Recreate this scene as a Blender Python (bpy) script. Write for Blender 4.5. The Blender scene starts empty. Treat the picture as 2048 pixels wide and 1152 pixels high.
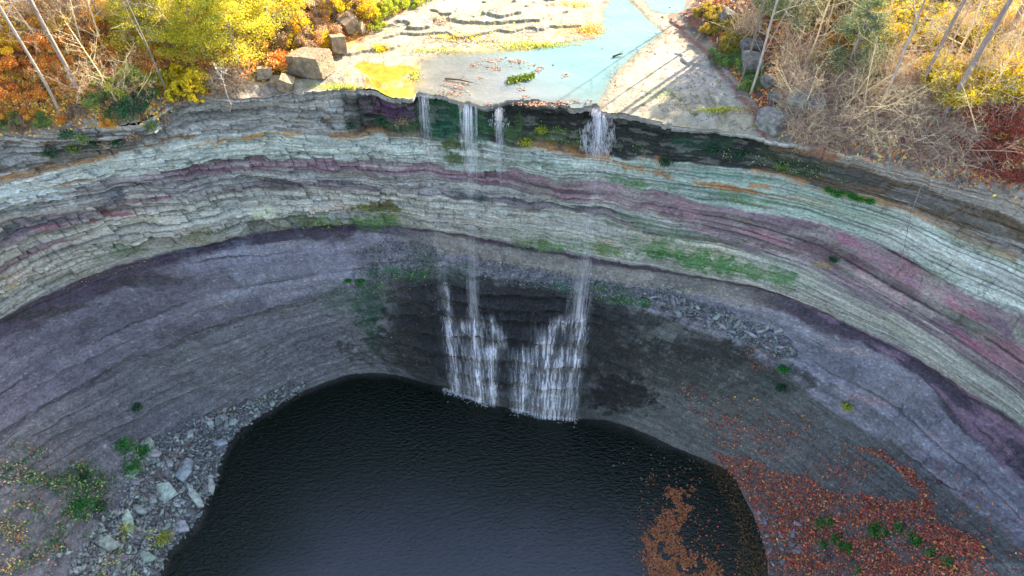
import bpy, math, random
import numpy as np
from mathutils import Vector

# ------------------------------------------------------------------ camera, sky, sun, exposure
sc = bpy.context.scene
COL = sc.collection
F_PX, CX, CY, CAMZ, PITCH = 1365.0, 1024.0, 576.0, 18.0, math.radians(47)
cam_d = bpy.data.cameras.new("camera"); cam = bpy.data.objects.new("camera", cam_d); COL.objects.link(cam)
cam.location = (0, 0, CAMZ); cam.rotation_euler = (math.radians(90) - PITCH, 0, 0)
cam_d.sensor_width = 36; cam_d.lens = 36 * F_PX / 2048; cam_d.clip_end = 2000; cam_d.clip_start = 0.1
sc.camera = cam
SUN_AZ, SUN_EL = math.radians(43), math.radians(27)      # azimuth clockwise from +Y
w = bpy.data.worlds.new("World"); sc.world = w; w.use_nodes = True
nt = w.node_tree; nt.nodes.clear()
sky = nt.nodes.new("ShaderNodeTexSky"); sky.sky_type = 'NISHITA'; sky.sun_disc = False
sky.sun_elevation = SUN_EL; sky.sun_rotation = SUN_AZ; sky.dust_density = 1.5; sky.air_density = 1.0; sky.ozone_density = 1.0
bg = nt.nodes.new("ShaderNodeBackground"); bg.inputs[1].default_value = 0.15
wo = nt.nodes.new("ShaderNodeOutputWorld"); nt.links.new(sky.outputs[0], bg.inputs[0]); nt.links.new(bg.outputs[0], wo.inputs[0])
sl = bpy.data.lights.new("sun", 'SUN'); sl.energy = 4.8; sl.angle = math.radians(0.5); sl.color = (1.0, 0.90, 0.72)
sun = bpy.data.objects.new("sun", sl); COL.objects.link(sun)
sd = Vector((math.sin(SUN_AZ) * math.cos(SUN_EL), math.cos(SUN_AZ) * math.cos(SUN_EL), math.sin(SUN_EL)))
sun.rotation_euler = sd.to_track_quat('Z', 'Y').to_euler()
sc.view_settings.view_transform = 'Standard'; sc.view_settings.look = 'None'; sc.view_settings.gamma = 1.0
sc.view_settings.exposure = 2.18
sc.view_settings.use_white_balance = True; sc.view_settings.white_balance_temperature = 7250; sc.view_settings.white_balance_tint = 6

rng = np.random.default_rng(7)
random.seed(7)

# ------------------------------------------------------------------ maths helpers
def _h(ix, iy, iz, seed):
    n = (ix * 374761393 + iy * 668265263 + iz * 1274126177 + seed * 974634777) & 0xffffffff
    n = ((n ^ (n >> 13)) * 1274126177) & 0xffffffff
    n = ((n ^ (n >> 16)) * 2246822519) & 0xffffffff
    return ((n ^ (n >> 13)) & 0xffff) / 65535.0
def hash1(a, b=0, seed=0):
    a = np.asarray(a).astype(np.int64); b = np.asarray(b).astype(np.int64)
    return _h(a, b, np.zeros_like(a), seed)
def vnoise(x, y, z=0.0, seed=0):
    x, y, z = np.broadcast_arrays(np.asarray(x, float), np.asarray(y, float), np.asarray(z, float))
    fx, fy, fz = np.floor(x), np.floor(y), np.floor(z)
    ix, iy, iz = fx.astype(np.int64), fy.astype(np.int64), fz.astype(np.int64)
    tx, ty, tz = x - fx, y - fy, z - fz
    tx, ty, tz = tx*tx*(3-2*tx), ty*ty*(3-2*ty), tz*tz*(3-2*tz)
    flat = not np.any(tz)
    def lay(k):
        a = _h(ix, iy, iz+k, seed); b = _h(ix+1, iy, iz+k, seed); c = _h(ix, iy+1, iz+k, seed); d = _h(ix+1, iy+1, iz+k, seed)
        return (a*(1-tx)+b*tx)*(1-ty) + (c*(1-tx)+d*tx)*ty
    l0 = lay(0)
    return l0 if flat else l0*(1-tz) + lay(1)*tz
def fbm(x, y, z=0.0, oct=4, seed=0, gain=0.5):
    s, a, t = 0.0, 1.0, 0.0
    for o in range(oct):
        k = 2.03**o
        s = s + a*vnoise(np.asarray(x)*k+o*17.3, np.asarray(y)*k+o*9.1, np.asarray(z)*k, seed+o); t += a; a *= gain
    return s/t
def ss(a, b, x):
    t = np.clip((np.asarray(x, float)-a)/(b-a), 0, 1); return t*t*(3-2*t)
def mix(a, b, t):
    t = np.asarray(t)[..., None] if np.ndim(a) > np.ndim(t) or np.ndim(a) == 1 and np.ndim(t) >= 1 else t
    return np.asarray(a)*(1-t) + np.asarray(b)*t
def gsmooth(a, n):
    k = np.exp(-0.5*(np.arange(-3*n, 3*n+1)/n)**2); k /= k.sum()
    return np.convolve(np.pad(a, 3*n, mode='edge'), k, mode='valid')
SP, CP = math.sin(PITCH), math.cos(PITCH)
def ray(u, v):                                  # direction through a point of the photograph (2048 x 1152)
    u = np.asarray(u, float); v = np.asarray(v, float); dv = CY - v
    return np.stack([u-CX, F_PX*CP + dv*SP, -F_PX*SP + dv*CP], -1)
def on_z(u, v, z):
    d = ray(u, v); return d[..., :2] * ((CAMZ - z)/-d[..., 2])[..., None]
def proj(P):
    x, y, z = P[..., 0], P[..., 1], P[..., 2]-CAMZ
    f = y*CP - z*SP; up = y*SP + z*CP
    return CX + F_PX*x/f, CY - F_PX*up/f, f

# ------------------------------------------------------------------ mesh + material helpers
def mesh_from(name, V, F, C=None, smooth=False):
    V = np.asarray(V, np.float32).reshape(-1, 3)
    me = bpy.data.meshes.new(name)
    me.vertices.add(len(V)); me.vertices.foreach_set("co", V.ravel())
    Fs = F if isinstance(F, list) else [F]
    Fs = [np.asarray(f, np.int32) for f in Fs if len(f)]
    nl = sum(f.size for f in Fs); npoly = sum(len(f) for f in Fs)
    me.loops.add(nl); me.polygons.add(npoly)
    me.loops.foreach_set("vertex_index", np.concatenate([f.ravel() for f in Fs]))
    st = []; o = 0
    for f in Fs:
        st.append(o + np.arange(len(f))*f.shape[1]); o += f.size
    me.polygons.foreach_set("loop_start", np.concatenate(st).astype(np.int32))
    if smooth: me.polygons.foreach_set("use_smooth", np.ones(npoly, bool))
    if C is not None:
        C = np.asarray(C, np.float32)
        if C.ndim == 1: C = np.tile(C, (len(V), 1))
        a = me.attributes.new("tint", 'FLOAT_COLOR', 'POINT')
        a.data.foreach_set("color", np.concatenate([C[:, :3], np.ones((len(V), 1), np.float32) if C.shape[1] == 3 else C[:, 3:4]], 1).astype(np.float32).ravel())
    me.update(calc_edges=True); me.validate()
    return me
def link(name, me, mat=None, parent=None, label=None, cat=None, group=None, kind=None, loc=None):
    o = bpy.data.objects.new(name, me); COL.objects.link(o)
    if mat is not None and me is not None:
        me.materials.clear(); me.materials.append(mat)
    if parent is not None: o.parent = parent
    if loc is not None: o.location = loc
    tag(o, label, cat, group, kind)
    return o
def tag(o, label=None, cat=None, group=None, kind=None):
    for k, val in (("label", label), ("category", cat), ("group", group), ("kind", kind)):
        if val: o[k] = val
    return o
def grid_faces(nr, nc):
    i = np.arange(nr-1)[:, None]*nc + np.arange(nc-1)[None, :]
    return np.stack([i, i+1, i+nc+1, i+nc], -1).reshape(-1, 4)

def vc_mat(name, rough=0.85, tex=12.0, amp=0.35, bump=0.3, bscale=25.0, spec=0.3, stretch=(1, 1, 1), trans=0.0, sat=1.0, dist=.05):
    m = bpy.data.materials.new(name); m.use_nodes = True; n = m.node_tree.nodes; L = m.node_tree.links
    p = n["Principled BSDF"]; p.inputs["Roughness"].default_value = rough
    p.inputs["Specular IOR Level"].default_value = spec
    at = n.new("ShaderNodeAttribute"); at.attribute_name = "tint"
    tc = n.new("ShaderNodeTexCoord"); mp = n.new("ShaderNodeMapping"); mp.inputs["Scale"].default_value = stretch
    L.new(tc.outputs["Object"], mp.inputs[0])
    nz = n.new("ShaderNodeTexNoise"); nz.inputs["Scale"].default_value = tex; nz.inputs["Detail"].default_value = 6; nz.inputs["Roughness"].default_value = 0.65
    L.new(mp.outputs[0], nz.inputs["Vector"])
    mr = n.new("ShaderNodeMapRange"); mr.inputs[1].default_value = 0.3; mr.inputs[2].default_value = 0.7
    mr.inputs[3].default_value = 1-amp; mr.inputs[4].default_value = 1+amp; L.new(nz.outputs[0], mr.inputs[0])
    hs = n.new("ShaderNodeHueSaturation"); hs.inputs["Saturation"].default_value = sat
    L.new(at.outputs["Color"], hs.inputs["Color"]); L.new(mr.outputs[0], hs.inputs["Value"])
    L.new(hs.outputs[0], p.inputs["Base Color"])
    if bump > 0:
        n2 = n.new("ShaderNodeTexNoise"); n2.inputs["Scale"].default_value = bscale; n2.inputs["Detail"].default_value = 5
        L.new(mp.outputs[0], n2.inputs["Vector"])
        b = n.new("ShaderNodeBump"); b.inputs["Strength"].default_value = bump; b.inputs["Distance"].default_value = dist
        L.new(n2.outputs[0], b.inputs["Height"]); L.new(b.outputs[0], p.inputs["Normal"])
    if trans > 0:
        tr = n.new("ShaderNodeBsdfTranslucent"); L.new(hs.outputs[0], tr.inputs[0])
        mx = n.new("ShaderNodeMixShader"); mx.inputs[0].default_value = trans
        L.new(p.outputs[0], mx.inputs[1]); L.new(tr.outputs[0], mx.inputs[2]); L.new(mx.outputs[0], n["Material Output"].inputs[0])
    return m
M_CLIFF = vc_mat("cliff_rock", 0.8, 7.0, 0.42, 1.0, 9.0, 0.25, (.9, .9, 1.6), dist=.09)
M_SHELF = vc_mat("shelf_rock", 0.85, 3.0, 0.3, 0.4, 8.0, 0.2)
M_STONE = vc_mat("loose_stone", 0.85, 3.5, 0.5, 1.0, 9.0, 0.2)
M_BARK = vc_mat("bark", 0.9, 8.0, 0.4, 0.5, 20.0, 0.1, (1, 1, .3))
M_LEAF = vc_mat("leaves", 0.6, 2.0, 0.15, 0.0, 1.0, 0.2, trans=0.45)
M_LITTER = vc_mat("fallen_leaves", 0.7, 2.0, 0.15, 0.0, 1.0, 0.2)

# ------------------------------------------------------------------ the gorge: strata lines traced from the photograph
Q = np.array([-2.0, 12.0])
DEG = math.pi/180
NC = 2300
phi = np.linspace(215*DEG, -35*DEG, NC)         # left to right
cphi, sphi = np.cos(phi), np.sin(phi)
def pts(s): 
    a = np.array([[float(q) for q in p.split(":")] for p in s.split(",")]); uu = np.arange(a[0, 0], a[-1, 0]+1, 4.0)
    return uu, np.interp(uu, a[:, 0], a[:, 1])
def polar(P):
    d = P - Q; return np.arctan2(d[:, 1], d[:, 0]), np.hypot(d[:, 0], d[:, 1])
def over_phi(ph, val, sm=6, cont=True):
    ph = np.where(ph < -math.pi/2, ph+2*math.pi, ph)
    o = np.argsort(ph); y = np.interp(phi, ph[o], val[o])
    return gsmooth(y, sm) if sm else y
A_TXT = "0:262,100:270,200:255,280:246,330:212,400:190,480:196,560:190,650:180,747:177,780:193,826:200,834:181,876:189,921:201,973:214,1018:204,1049:200,1115:205,1150:218,1192:208,1205:221,1258:232,1344:250,1452:262,1570:285,1695:308,1782:328,1900:362,2048:400"
CURV = {
 'B': "0:360,87:335,174:313,278:295,365:275,434:269,555:265,700:267,837:268,962:278,1032:292,1150:306,1348:325,1504:342,1591:356,1653:375,1744:396,1810:417,1917:461,2000:492,2048:510",
 'C': "0:402,180:370,257:356,333:350,434:337,555:325,700:319,754:318,844:328,910:338,1032:345,1101:351,1205:360,1350:387,1497:412,1591:433,1660:458,1712:471,1771:492,1817:524,1869:555,1921:579,1990:607,2048:630",
 'D': "0:425,180:388,257:372,347:360,417:349,555:340,700:342,754:344,858:351,928:361,1032:379,1171:399,1275:412,1350:428,1435:452,1556:489,1643:522,1695:550,1765:590,1834:626,1938:688,2048:758",
 'E': "0:489,69:465,156:437,243:412,347:390,450:379,590:373,700:375,754:377,858:386,928:394,1032:407,1136:422,1240:443,1350:463,1470:490,1591:528,1660:558,1765:610,1900:698,2048:795",
 'F': "0:635,104:583,208:541,312:510,417:487,521:465,650:450,700:448,789:451,858:461,928:470,997:484,1084:499,1171:513,1275:530,1350:544,1452:562,1504:571,1574:593,1643:621,1712:656,1799:697,1886:751,1956:794,2048:853",
 'G': "0:680,104:630,208:585,312:535,417:503,521:487,650:472,700:466,754:463,858:485,962:512,1067:529,1129:542,1205:553,1350:570,1452:592,1574:628,1660:660,1765:710,1834:752,1938:856,2048:940",
 'H': "0:860,100:800,194:750,295:701,382:662,469:638,555:614,608:600,700:580,778:560,876:540,980:565,1101:575,1188:593,1292:617,1348:628,1435:662,1504:690,1556:730,1650:800,1800:900,1900:980,2048:1090",
 'L': "0:1000,194:880,382:790,500:730,608:680,700:650,800:630,890:636,1000:640,1100:645,1180:640,1292:700,1400:760,1504:810,1650:900,1800:1010,1950:1120,2048:1200",
}
uA, vA = pts(A_TXT)
PA = on_z(uA, vA, 0.0); phA, rA = polar(PA)
lipR = over_phi(phA, rA, 2)                     # the broken edge itself
baseR = gsmooth(over_phi(phA, rA, 20), 40)      # the wall behind it
def end_ext(R):                                 # let the walls run on beside the camera
    i0 = np.argmax(phi < phA.max()); i1 = NC-1-np.argmax(phi[::-1] > phA.min())
    R = R.copy(); R[:i0] += 0.06*((phi[:i0]-phi[i0])/DEG); R[i1:] += 0.06*((phi[i1]-phi[i1:])/DEG); return R
baseR = end_ext(baseR); lipR = end_ext(lipR)
sl1 = (phi[NC//2]-phi)*22.0
lipR = lipR + 0.22*(hash1(np.floor(sl1/0.55+2*vnoise(sl1*.8, 0*sl1, seed=15)), 1, 5)-.5) + 0.10*(hash1(np.floor(sl1/0.21), 1, 7)-.5) + .25*(fbm(sl1*.5, 0*sl1, oct=3, seed=16)-.5)
def R_at(p): return np.interp(-p, -phi, baseR)
def trace(key, delta):                          # intersect the traced line with the wall surface R - delta
    u, v = pts(CURV[key]); d = ray(u, v); dl = np.interp(u, [a for a, b in delta], [b for a, b in delta])
    T = np.linspace(0.012, 0.05, 900)
    X = d[:, None, 0]*T; Y = d[:, None, 1]*T
    pp = np.arctan2(Y-Q[1], X-Q[0]); pp = np.where(pp < -math.pi/2, pp+2*math.pi, pp); rr = np.hypot(X-Q[0], Y-Q[1])
    g = rr - (R_at(pp) - dl[:, None])
    near = rr < 4
    g[np.maximum.accumulate(near[:, ::-1], 1)[:, ::-1]] = -1
    i = np.argmax((g > 0), 1); t = T[i]
    P = d*t[:, None]; ph, r = polar(P[:, :2])
    return over_phi(ph, P[:, 2]+CAMZ, 14), over_phi(ph, dl, 30)
DEL = {'B': [(0, .1), (2048, .1)], 'C': [(0, .35), (2048, .35)], 'D': [(0, .5), (2048, .55)], 'E': [(0, .85), (2048, .85)],
       'F': [(0, 1.5), (2048, 1.5)], 'G': [(0, 1.9), (700, 1.8), (1000, 1.7), (2048, 1.9)],
       'H': [(0, 4.2), (400, 3.6), (700, 3.0), (950, 2.3), (1200, 2.5), (1500, 3.0), (1800, 3.6), (2048, 4.2)],
       'L': [(0, 6.2), (400, 5.0), (700, 3.4), (950, 3.0), (1150, 3.3), (1500, 4.6), (1800, 5.6), (2048, 6.4)]}
ZW = -18.5                                      # pool level
PE = [(250,1330),(300,1200),(316,1152),(333,1106),(375,1064),(399,1030),(430,960),(444,908),(469,867),(535,821),(611,780),(687,752),(705,748),(768,745),(846,765),(901,780),
      (964,806),(1015,818),(1081,835),(1140,839),(1219,841),(1297,869),(1348,894),(1417,922),(1463,943),(1487,988),(1515,1047),(1532,1099),(1538,1152),(1530,1250)]
pe = np.array(PE, float); PP = on_z(pe[:, 0], pe[:, 1], ZW); phP, rP = polar(PP)
poolR = gsmooth(over_phi(phP, rP, 6), 3)
Z = {}; D = {}
for k in CURV: Z[k], D[k] = trace(k, DEL[k])
rows = [("U2", poolR-3.0, np.full(NC, ZW-2.5)), ("U1", poolR-0.6, np.full(NC, ZW-0.45)), ("P", poolR, np.full(NC, ZW))]
for k in ['L', 'H', 'G', 'F', 'E', 'D', 'C', 'B']: rows.append((k, baseR-D[k], Z[k]))
# keep every lower line inside (in front of) and under the one above
names = [r[0] for r in rows]; RR = [r[1].copy() for r in rows]; ZZ = [r[2].copy() for r in rows]
for i in range(len(rows)-2, 2, -1): ZZ[i] = np.minimum(ZZ[i], ZZ[i+1]-0.12)
ZZ[3] = np.maximum(ZZ[3], ZW+0.9)
ZZ[4] = np.maximum(ZZ[4], ZZ[3]+0.7)
for i in range(3, len(rows)): 
    RR[i] = np.maximum(RR[i], RR[2]+ (0.0 if i > 3 else 0.1))
print("Z means", {n: (round(float(z[NC//6]), 2), round(float(z[NC//2]), 2), round(float(z[-NC//5]), 2)) for n, z in zip(names, ZZ)})
print("R", {n: (round(float(z[NC//4]), 2), round(float(z[NC//2]), 2), round(float(z[-NC//4]), 2)) for n, z in zip(names, RR)})
# overhung cap of hard rock along the lip
phiu = lambda u: np.interp(u, uA, phA)
ph_l, ph_r = phiu(760), phiu(1500)
rec = ss(phiu(700), phiu(800), phi)*(1-ss(phiu(1480), phiu(1560), phi)) if False else ss(0, .12, phiu(740)-phi)*(1-ss(0, .12, phiu(1500)-phi))
under = lipR + 0.15 + 0.75*rec
names += ["A2", "A1", "A"]
RR += [np.maximum(under, baseR), lipR+0.02, lipR]
ZZ += [np.full(NC, -0.42)-0.25*rec, np.full(NC, -0.34), np.zeros(NC)]
NR = {"U2": 5, "U1": 5, "P": 110, "L": 60, "H": 100, "G": 26, "F": 130, "E": 44, "D": 56, "C": 70, "B": 70, "A2": 4, "A1": 9}
Rg, Zg, Wg = [], [], []
for i in range(len(names)-1):
    n = NR[names[i]]; f = (np.arange(n)/n)[:, None]
    Rg.append(RR[i]*(1-f)+RR[i+1]*f); Zg.append(ZZ[i]*(1-f)+ZZ[i+1]*f); Wg.append(np.broadcast_to(i+f, (n, NC)))
Rg.append(RR[-1][None]); Zg.append(ZZ[-1][None]); Wg.append(np.full((1, NC), len(names)-1.0))
Rg, Zg, Wg = np.concatenate(Rg), np.concatenate(Zg), np.concatenate(Wg)
NRW = len(Rg); print("cliff grid", NRW, NC)
IX = {n: i for i, n in enumerate(names)}
# reference column position u0 in photograph terms, used to place geology along the wall
S = np.broadcast_to((phi[NC//2]-phi)*22.0, Rg.shape)       # metres along the wall
uc, _ = proj(np.stack([Q[0]+cphi*baseR, Q[1]+sphi*baseR, np.full(NC, -5.0)], -1))[:2]
UC = np.broadcast_to(uc, Rg.shape)
ZM = np.array([z[int(NC*.47)] for z in ZZ]); ZM[:3] = [-21, -19, -18.5]; WZ = np.interp(Wg, np.arange(len(names)), np.maximum.accumulate(ZM))   # height within the bed sequence
# ---- relief
up = ss(IX['F']-0.1, IX['F']+0.15, Wg)                     # 1 on the bedded limestone, 0 on the shale
wild = 0.35 + 0.65*(1-ss(420, 760, UC)) + 0.1*ss(1300, 1500, UC)
zb = WZ + 0.30*(fbm(S*0.10, Zg*0.0, oct=3, seed=3)-.5)
edges = [0.35]
while edges[-1] > -12: edges.append(edges[-1]-rng.choice([.07, .10, .14, .2, .28, .4], p=[.2, .25, .2, .15, .12, .08]))
edges = np.array(edges[::-1]); bi = np.clip(np.searchsorted(edges, zb), 1, len(edges)-1)
th = edges[bi]-edges[bi-1]; fr = (zb-edges[bi-1])/th
sp = 0.35+1.6*hash1(bi, 5, 11)**2; bs = S/sp + 7*hash1(bi, 2, 3) + 2.2*fbm(S*.7, bi*3.1, oct=3, seed=21); bk = np.floor(bs)
jf = np.minimum(bs-bk, 1-(bs-bk))*sp
blk = hash1(bk, bi, 5); bed = hash1(bi, 9, 4)
bed2 = fbm(S*0.05+bi*7.7, bi*1.3, oct=2, seed=8)
prot = 0.16*(blk-.5)*(1-.7*ss(500, 1100, UC)) + 0.34*(bed2-.45) + 0.16*(bed-.5)
gap = -0.20*(1-ss(0.0, 0.04, (fr*th)))*ss(.25, .6, hash1(bi, 3, 9)+.9*(fbm(S*.5, bi*3.3, oct=2, seed=12)-.5)) - 0.14*(1-ss(0.01, 0.03, jf))*ss(.5, .8, hash1(bk, bi, 77))*(1-.8*ss(500, 1100, UC))
rough = 0.10*(fbm(S*3, WZ*4, oct=4, seed=31)-.5)
big = 1.3*(fbm(S*0.35, WZ*0.5, oct=3, seed=41)-.5)
chk = hash1(np.floor(S/1.15+1.3*fbm(S*.5, WZ*2, oct=2, seed=202)), np.floor(zb/.42+fbm(S*.4, WZ*0, oct=2, seed=204)), 31)
chunk = -0.30*ss(.80, .82, chk) + .20*(1-ss(.16, .18, chk)); chunk *= (1-.75*ss(600, 1200, UC))
limestone = (chunk + prot*(0.55+1.0*wild) + gap*(0.7+.5*wild) + rough*(0.6+1.6*wild) + big*(0.35+wild))*(1-.55*ss(1150, 1600, UC))
lam = fbm(S*0.35+WZ*.3, WZ*9, oct=4, seed=51)-.5
rill = fbm(S*1.3+WZ*0.6, WZ*0.35, oct=4, seed=61)-.5
shale = 0.13*lam + 0.34*rill + 0.16*(fbm(S*4, WZ*5, oct=3, seed=63)-.5)
lz = WZ*1.0 + 0.35*(fbm(S*.22, WZ*.3, oct=3, seed=191)-.5); LSP = 0.62
lq = lz/LSP; li = np.floor(lq); lf_ = lq-li; lon = ss(.42, .60, fbm(S*.22+li*5.1, li*2.3, oct=3, seed=193))
shale += lon*0.16*(ss(0, .25, lf_)-lf_*1.0+.0) - lon*.14*(1-ss(0, .07, lf_))
lz2 = lz*4.3; l2i = np.floor(lz2); shale += .035*(hash1(l2i, 4, 8)-.5)*2 
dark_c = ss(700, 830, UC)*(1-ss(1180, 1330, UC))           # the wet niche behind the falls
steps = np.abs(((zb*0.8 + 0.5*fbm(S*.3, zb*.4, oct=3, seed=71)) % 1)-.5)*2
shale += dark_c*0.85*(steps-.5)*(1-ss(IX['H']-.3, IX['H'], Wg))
disp = up*limestone + (1-up)*shale
disp = disp - 0.35*np.exp(-((Wg-(IX['F']-0.35))/0.28)**2)   # soft shale worn back under the limestone
fade = ss(IX['P']-0.2, IX['P']+0.5, Wg)*(1-0.75*ss(IX['A1']-0.2, IX['A1']+0.2, Wg))
disp = disp - 0.22*np.exp(-((Wg-(IX['H']-0.12))/0.10)**2)*(1-ss(600, 720, UC))*ss(.3,.5,fbm(S*.3, Wg*0, oct=2, seed=55))
disp *= fade
# ledge of shale fragments at the foot of the limestone
Rf = Rg - disp
Zf = Zg + 0.05*(fbm(S*1.2, Wg*6, oct=3, seed=81)-.5)*ss(IX['P'], IX['P']+.3, Wg)*(1-ss(IX['A1'], IX['A'], Wg))
X = Q[0]+cphi*Rf; Y = Q[1]+sphi*Rf
CL = np.stack([X, Y, Zf], -1)
dS = np.gradient(CL, axis=1); dW = np.gradient(CL, axis=0)
NRM = np.cross(dS, dW); NRM /= np.linalg.norm(NRM, axis=-1, keepdims=True)+1e-9
if (NRM[NRW//2, NC//2, 1]) > 0: NRM = -NRM
# ---- lookup: point of the photograph -> point of the rock
pu, pv, pf = proj(CL)
CELL = 4; GW, GH = 2400//CELL, 1700//CELL
ci = ((pu+160)//CELL).astype(int); cj = ((pv+60)//CELL).astype(int)
ok = (ci >= 0) & (ci < GW) & (cj >= 0) & (cj < GH) & (pf > 1)
lin = (cj*GW+ci)[ok]; src = np.flatnonzero(ok.ravel()); dist = np.where(ok, pf, 1e9).ravel()[src]
o_ = np.lexsort((-dist, lin)); LUT = np.full(GW*GH, -1, np.int64); LUT[lin[o_]] = src[o_]; LUT = LUT.reshape(GH, GW)
CLf = CL.reshape(-1, 3); NRf = NRM.reshape(-1, 3)
for _ in range(6):
    for ax, sh in ((0, 1), (0, -1), (1, 1), (1, -1)):
        R_ = np.roll(LUT, sh, ax); LUT = np.where(LUT < 0, R_, LUT)
def hits(u, v):
    k = LUT[np.clip(((v+60)//CELL).astype(int), 0, GH-1), np.clip(((u+160)//CELL).astype(int), 0, GW-1)]
    return CLf[k], NRf[k]
def hit(u, v):
    i, j = int((u+160)//CELL), int((v+60)//CELL)
    for rad in range(0, 12):
        for dj in range(-rad, rad+1):
            for di in range(-rad, rad+1):
                if max(abs(di), abs(dj)) != rad: continue
                a, b = j+dj, i+di
                if 0 <= a < GH and 0 <= b < GW and LUT[a, b] >= 0:
                    k = LUT[a, b]; return CLf[k], NRf[k], k
    return CLf[0], NRf[0], 0
# ---- colour of the beds
def c3(*a): return np.array(a, float)
n1 = fbm(S*0.25, Wg*1.2, oct=4, seed=101); n2 = fbm(S*0.7, WZ*6, oct=4, seed=103); n3 = fbm(S*2.2, WZ*4, oct=4, seed=105); n4 = fbm(S*.12, Zg*.8, oct=3, seed=107)
wn = Wg + 0.55*(fbm(S*0.30, WZ*2.2, oct=5, seed=111, gain=.6)-.5)*ss(0, .5, np.abs(Wg-IX['F'])+.12)
col = np.zeros(CL.shape)
def put(mask, c): 
    global col
    m = np.clip(mask, 0, 1)[..., None]; col = col*(1-m) + np.asarray(c)*m
def band(a, b, soft=0.08): return ss(a-soft, a+soft, wn)*(1-ss(b-soft, b+soft, wn))
I = IX
put(np.ones_like(S), c3(.055, .06, .06))
put(band(I['P']-.5, I['H']), c3(.15, .148, .165))
put(band(I['P']-1, I['H'])*ss(1180, 1400, UC), c3(.115, .116, .118))
put(band(I['H'], I['G']), c3(.21, .20, .25))
put(band(I['H'], I['G'])*ss(.42, .62, n2)*.6, c3(.22, .215, .26))
put(band(I['H']-.1, I['G'])*(1-ss(350, 385, UC+120*(n1-.5)+60*(n3-.5)))*.85, c3(.135, .125, .16))
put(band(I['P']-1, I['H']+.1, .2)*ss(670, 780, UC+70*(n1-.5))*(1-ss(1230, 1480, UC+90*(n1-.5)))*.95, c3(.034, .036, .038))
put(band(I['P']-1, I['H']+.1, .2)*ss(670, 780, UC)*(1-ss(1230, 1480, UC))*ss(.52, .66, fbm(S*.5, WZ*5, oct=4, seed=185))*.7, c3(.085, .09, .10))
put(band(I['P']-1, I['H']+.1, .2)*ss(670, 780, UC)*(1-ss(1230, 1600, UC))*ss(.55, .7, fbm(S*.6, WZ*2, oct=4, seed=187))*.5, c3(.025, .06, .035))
put(band(I['G'], I['F']+.05), c3(.085, .065, .095))
put(band(I['G'], I['F']+.05)*ss(1500, 1700, UC)*ss(.45, .6, n2), c3(.19, .12, .18))
put(band(I['G']-.15, I['G']+.55)*ss(700, 900, UC)*(1-ss(1500, 1700, UC)), c3(.26, .235, .215))
put(band(I['F'], I['E']), c3(.33, .325, .29))
put(band(I['F'], I['E'])*ss(.5, .7, n1)*.5, c3(.36, .31, .24))
put(band(I['D']-.8, I['D'])*ss(.52, .6, n3)*(1-ss(1300,1400,UC))*.5, c3(.20, .14, .17))
put(band(I['E']-.06, I['E']+.26, .05)*ss(.3, .5, n1+.1)*.85, c3(.17, .13, .155))
put(band(I['E']+.4, I['D']), c3(.29, .27, .26))
put(band(I['D'], I['C']), c3(.19, .115, .145))
put(band(I['D']-.8, I['C'])*ss(1300, 1450, UC), c3(.20, .145, .17))
put(band(I['D']-.8, I['C'])*ss(1300, 1450, UC)*ss(.48, .66, n2)*.8, c3(.29, .15, .19))
put(band(I['D'], I['C'])*(1-ss(250, 420, UC))*.75, c3(.30, .28, .28))
put(band(I['C'], I['B']), c3(.36, .40, .37))
put(band(I['C'], I['B'])*(1-ss(300, 450, UC))*.9, c3(.44, .47, .45))
put(band(I['C'], I['B'])*ss(1150, 1300, UC)*(1-ss(1700, 1790, UC))*.8, c3(.22, .29, .26))
put(band(I['C']+.02, I['B']+.1)*ss(1740, 1800, UC), c3(.43, .475, .46))
put(band(I['B'], I['A']+1), c3(.25, .24, .23))
put(band(I['B'], I['A']+1)*ss(.45, .6, n2)*.6, c3(.33, .32, .31))
put(band(I['B'], I['A2']+.0)*(1-ss(300, 420, UC))*ss(.4, .55, n3)*.9, c3(.10, .085, .07))
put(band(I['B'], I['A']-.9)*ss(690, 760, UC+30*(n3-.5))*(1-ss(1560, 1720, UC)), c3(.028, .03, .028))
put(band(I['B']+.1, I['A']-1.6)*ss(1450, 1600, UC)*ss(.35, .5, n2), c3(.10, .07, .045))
put(band(I['B']+.8, I['A']+1)*ss(1500, 1700, UC), c3(.33, .29, .26))
put(np.exp(-((wn-I['B'])/.10)**2)*ss(.46, .56, fbm(S*.5, Wg*.5, oct=3, seed=131))*.8*(1-ss(700, 900, UC)+ss(1000, 1100, UC)), c3(.33, .15, .04))
for k in ('F', 'E', 'D', 'C'):                                                           # rust seams
    put(np.exp(-((wn-I[k]-.45)/.05)**2)*ss(.58, .66, fbm(S*.4, Wg*.5, oct=3, seed=140+I[k]))*.5, c3(.30, .17, .10))
wx = ss(.52, .66, fbm(S*.35, WZ*2.4, oct=5, seed=205, gain=.6)); put(up*wx*.45*(Wg < I['B']), c3(.33, .325, .30))       # weathered grey skin over the tinted beds
wx = ss(.56, .68, fbm(S*.28+40, WZ*1.6, oct=5, seed=207, gain=.6)); put(up*wx*.40*(Wg < I['B']), c3(.19, .175, .165))
wx = ss(.56, .68, fbm(S*.28+80, WZ*1.6, oct=5, seed=209, gain=.6)); put(up*wx*.35*(Wg < I['B'])*ss(900, 1200, UC), c3(.17, .25, .17))
for sd_ in range(3):
    xx_ = fbm(S*.9+sd_*31, WZ*.35+sd_*7, oct=4, seed=211+sd_); put(up*(1-ss(.003, .010, np.abs(xx_-.5)))*ss(.45, .6, n4)*.45*(Wg < I['A2']), c3(.07, .065, .06))
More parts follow.
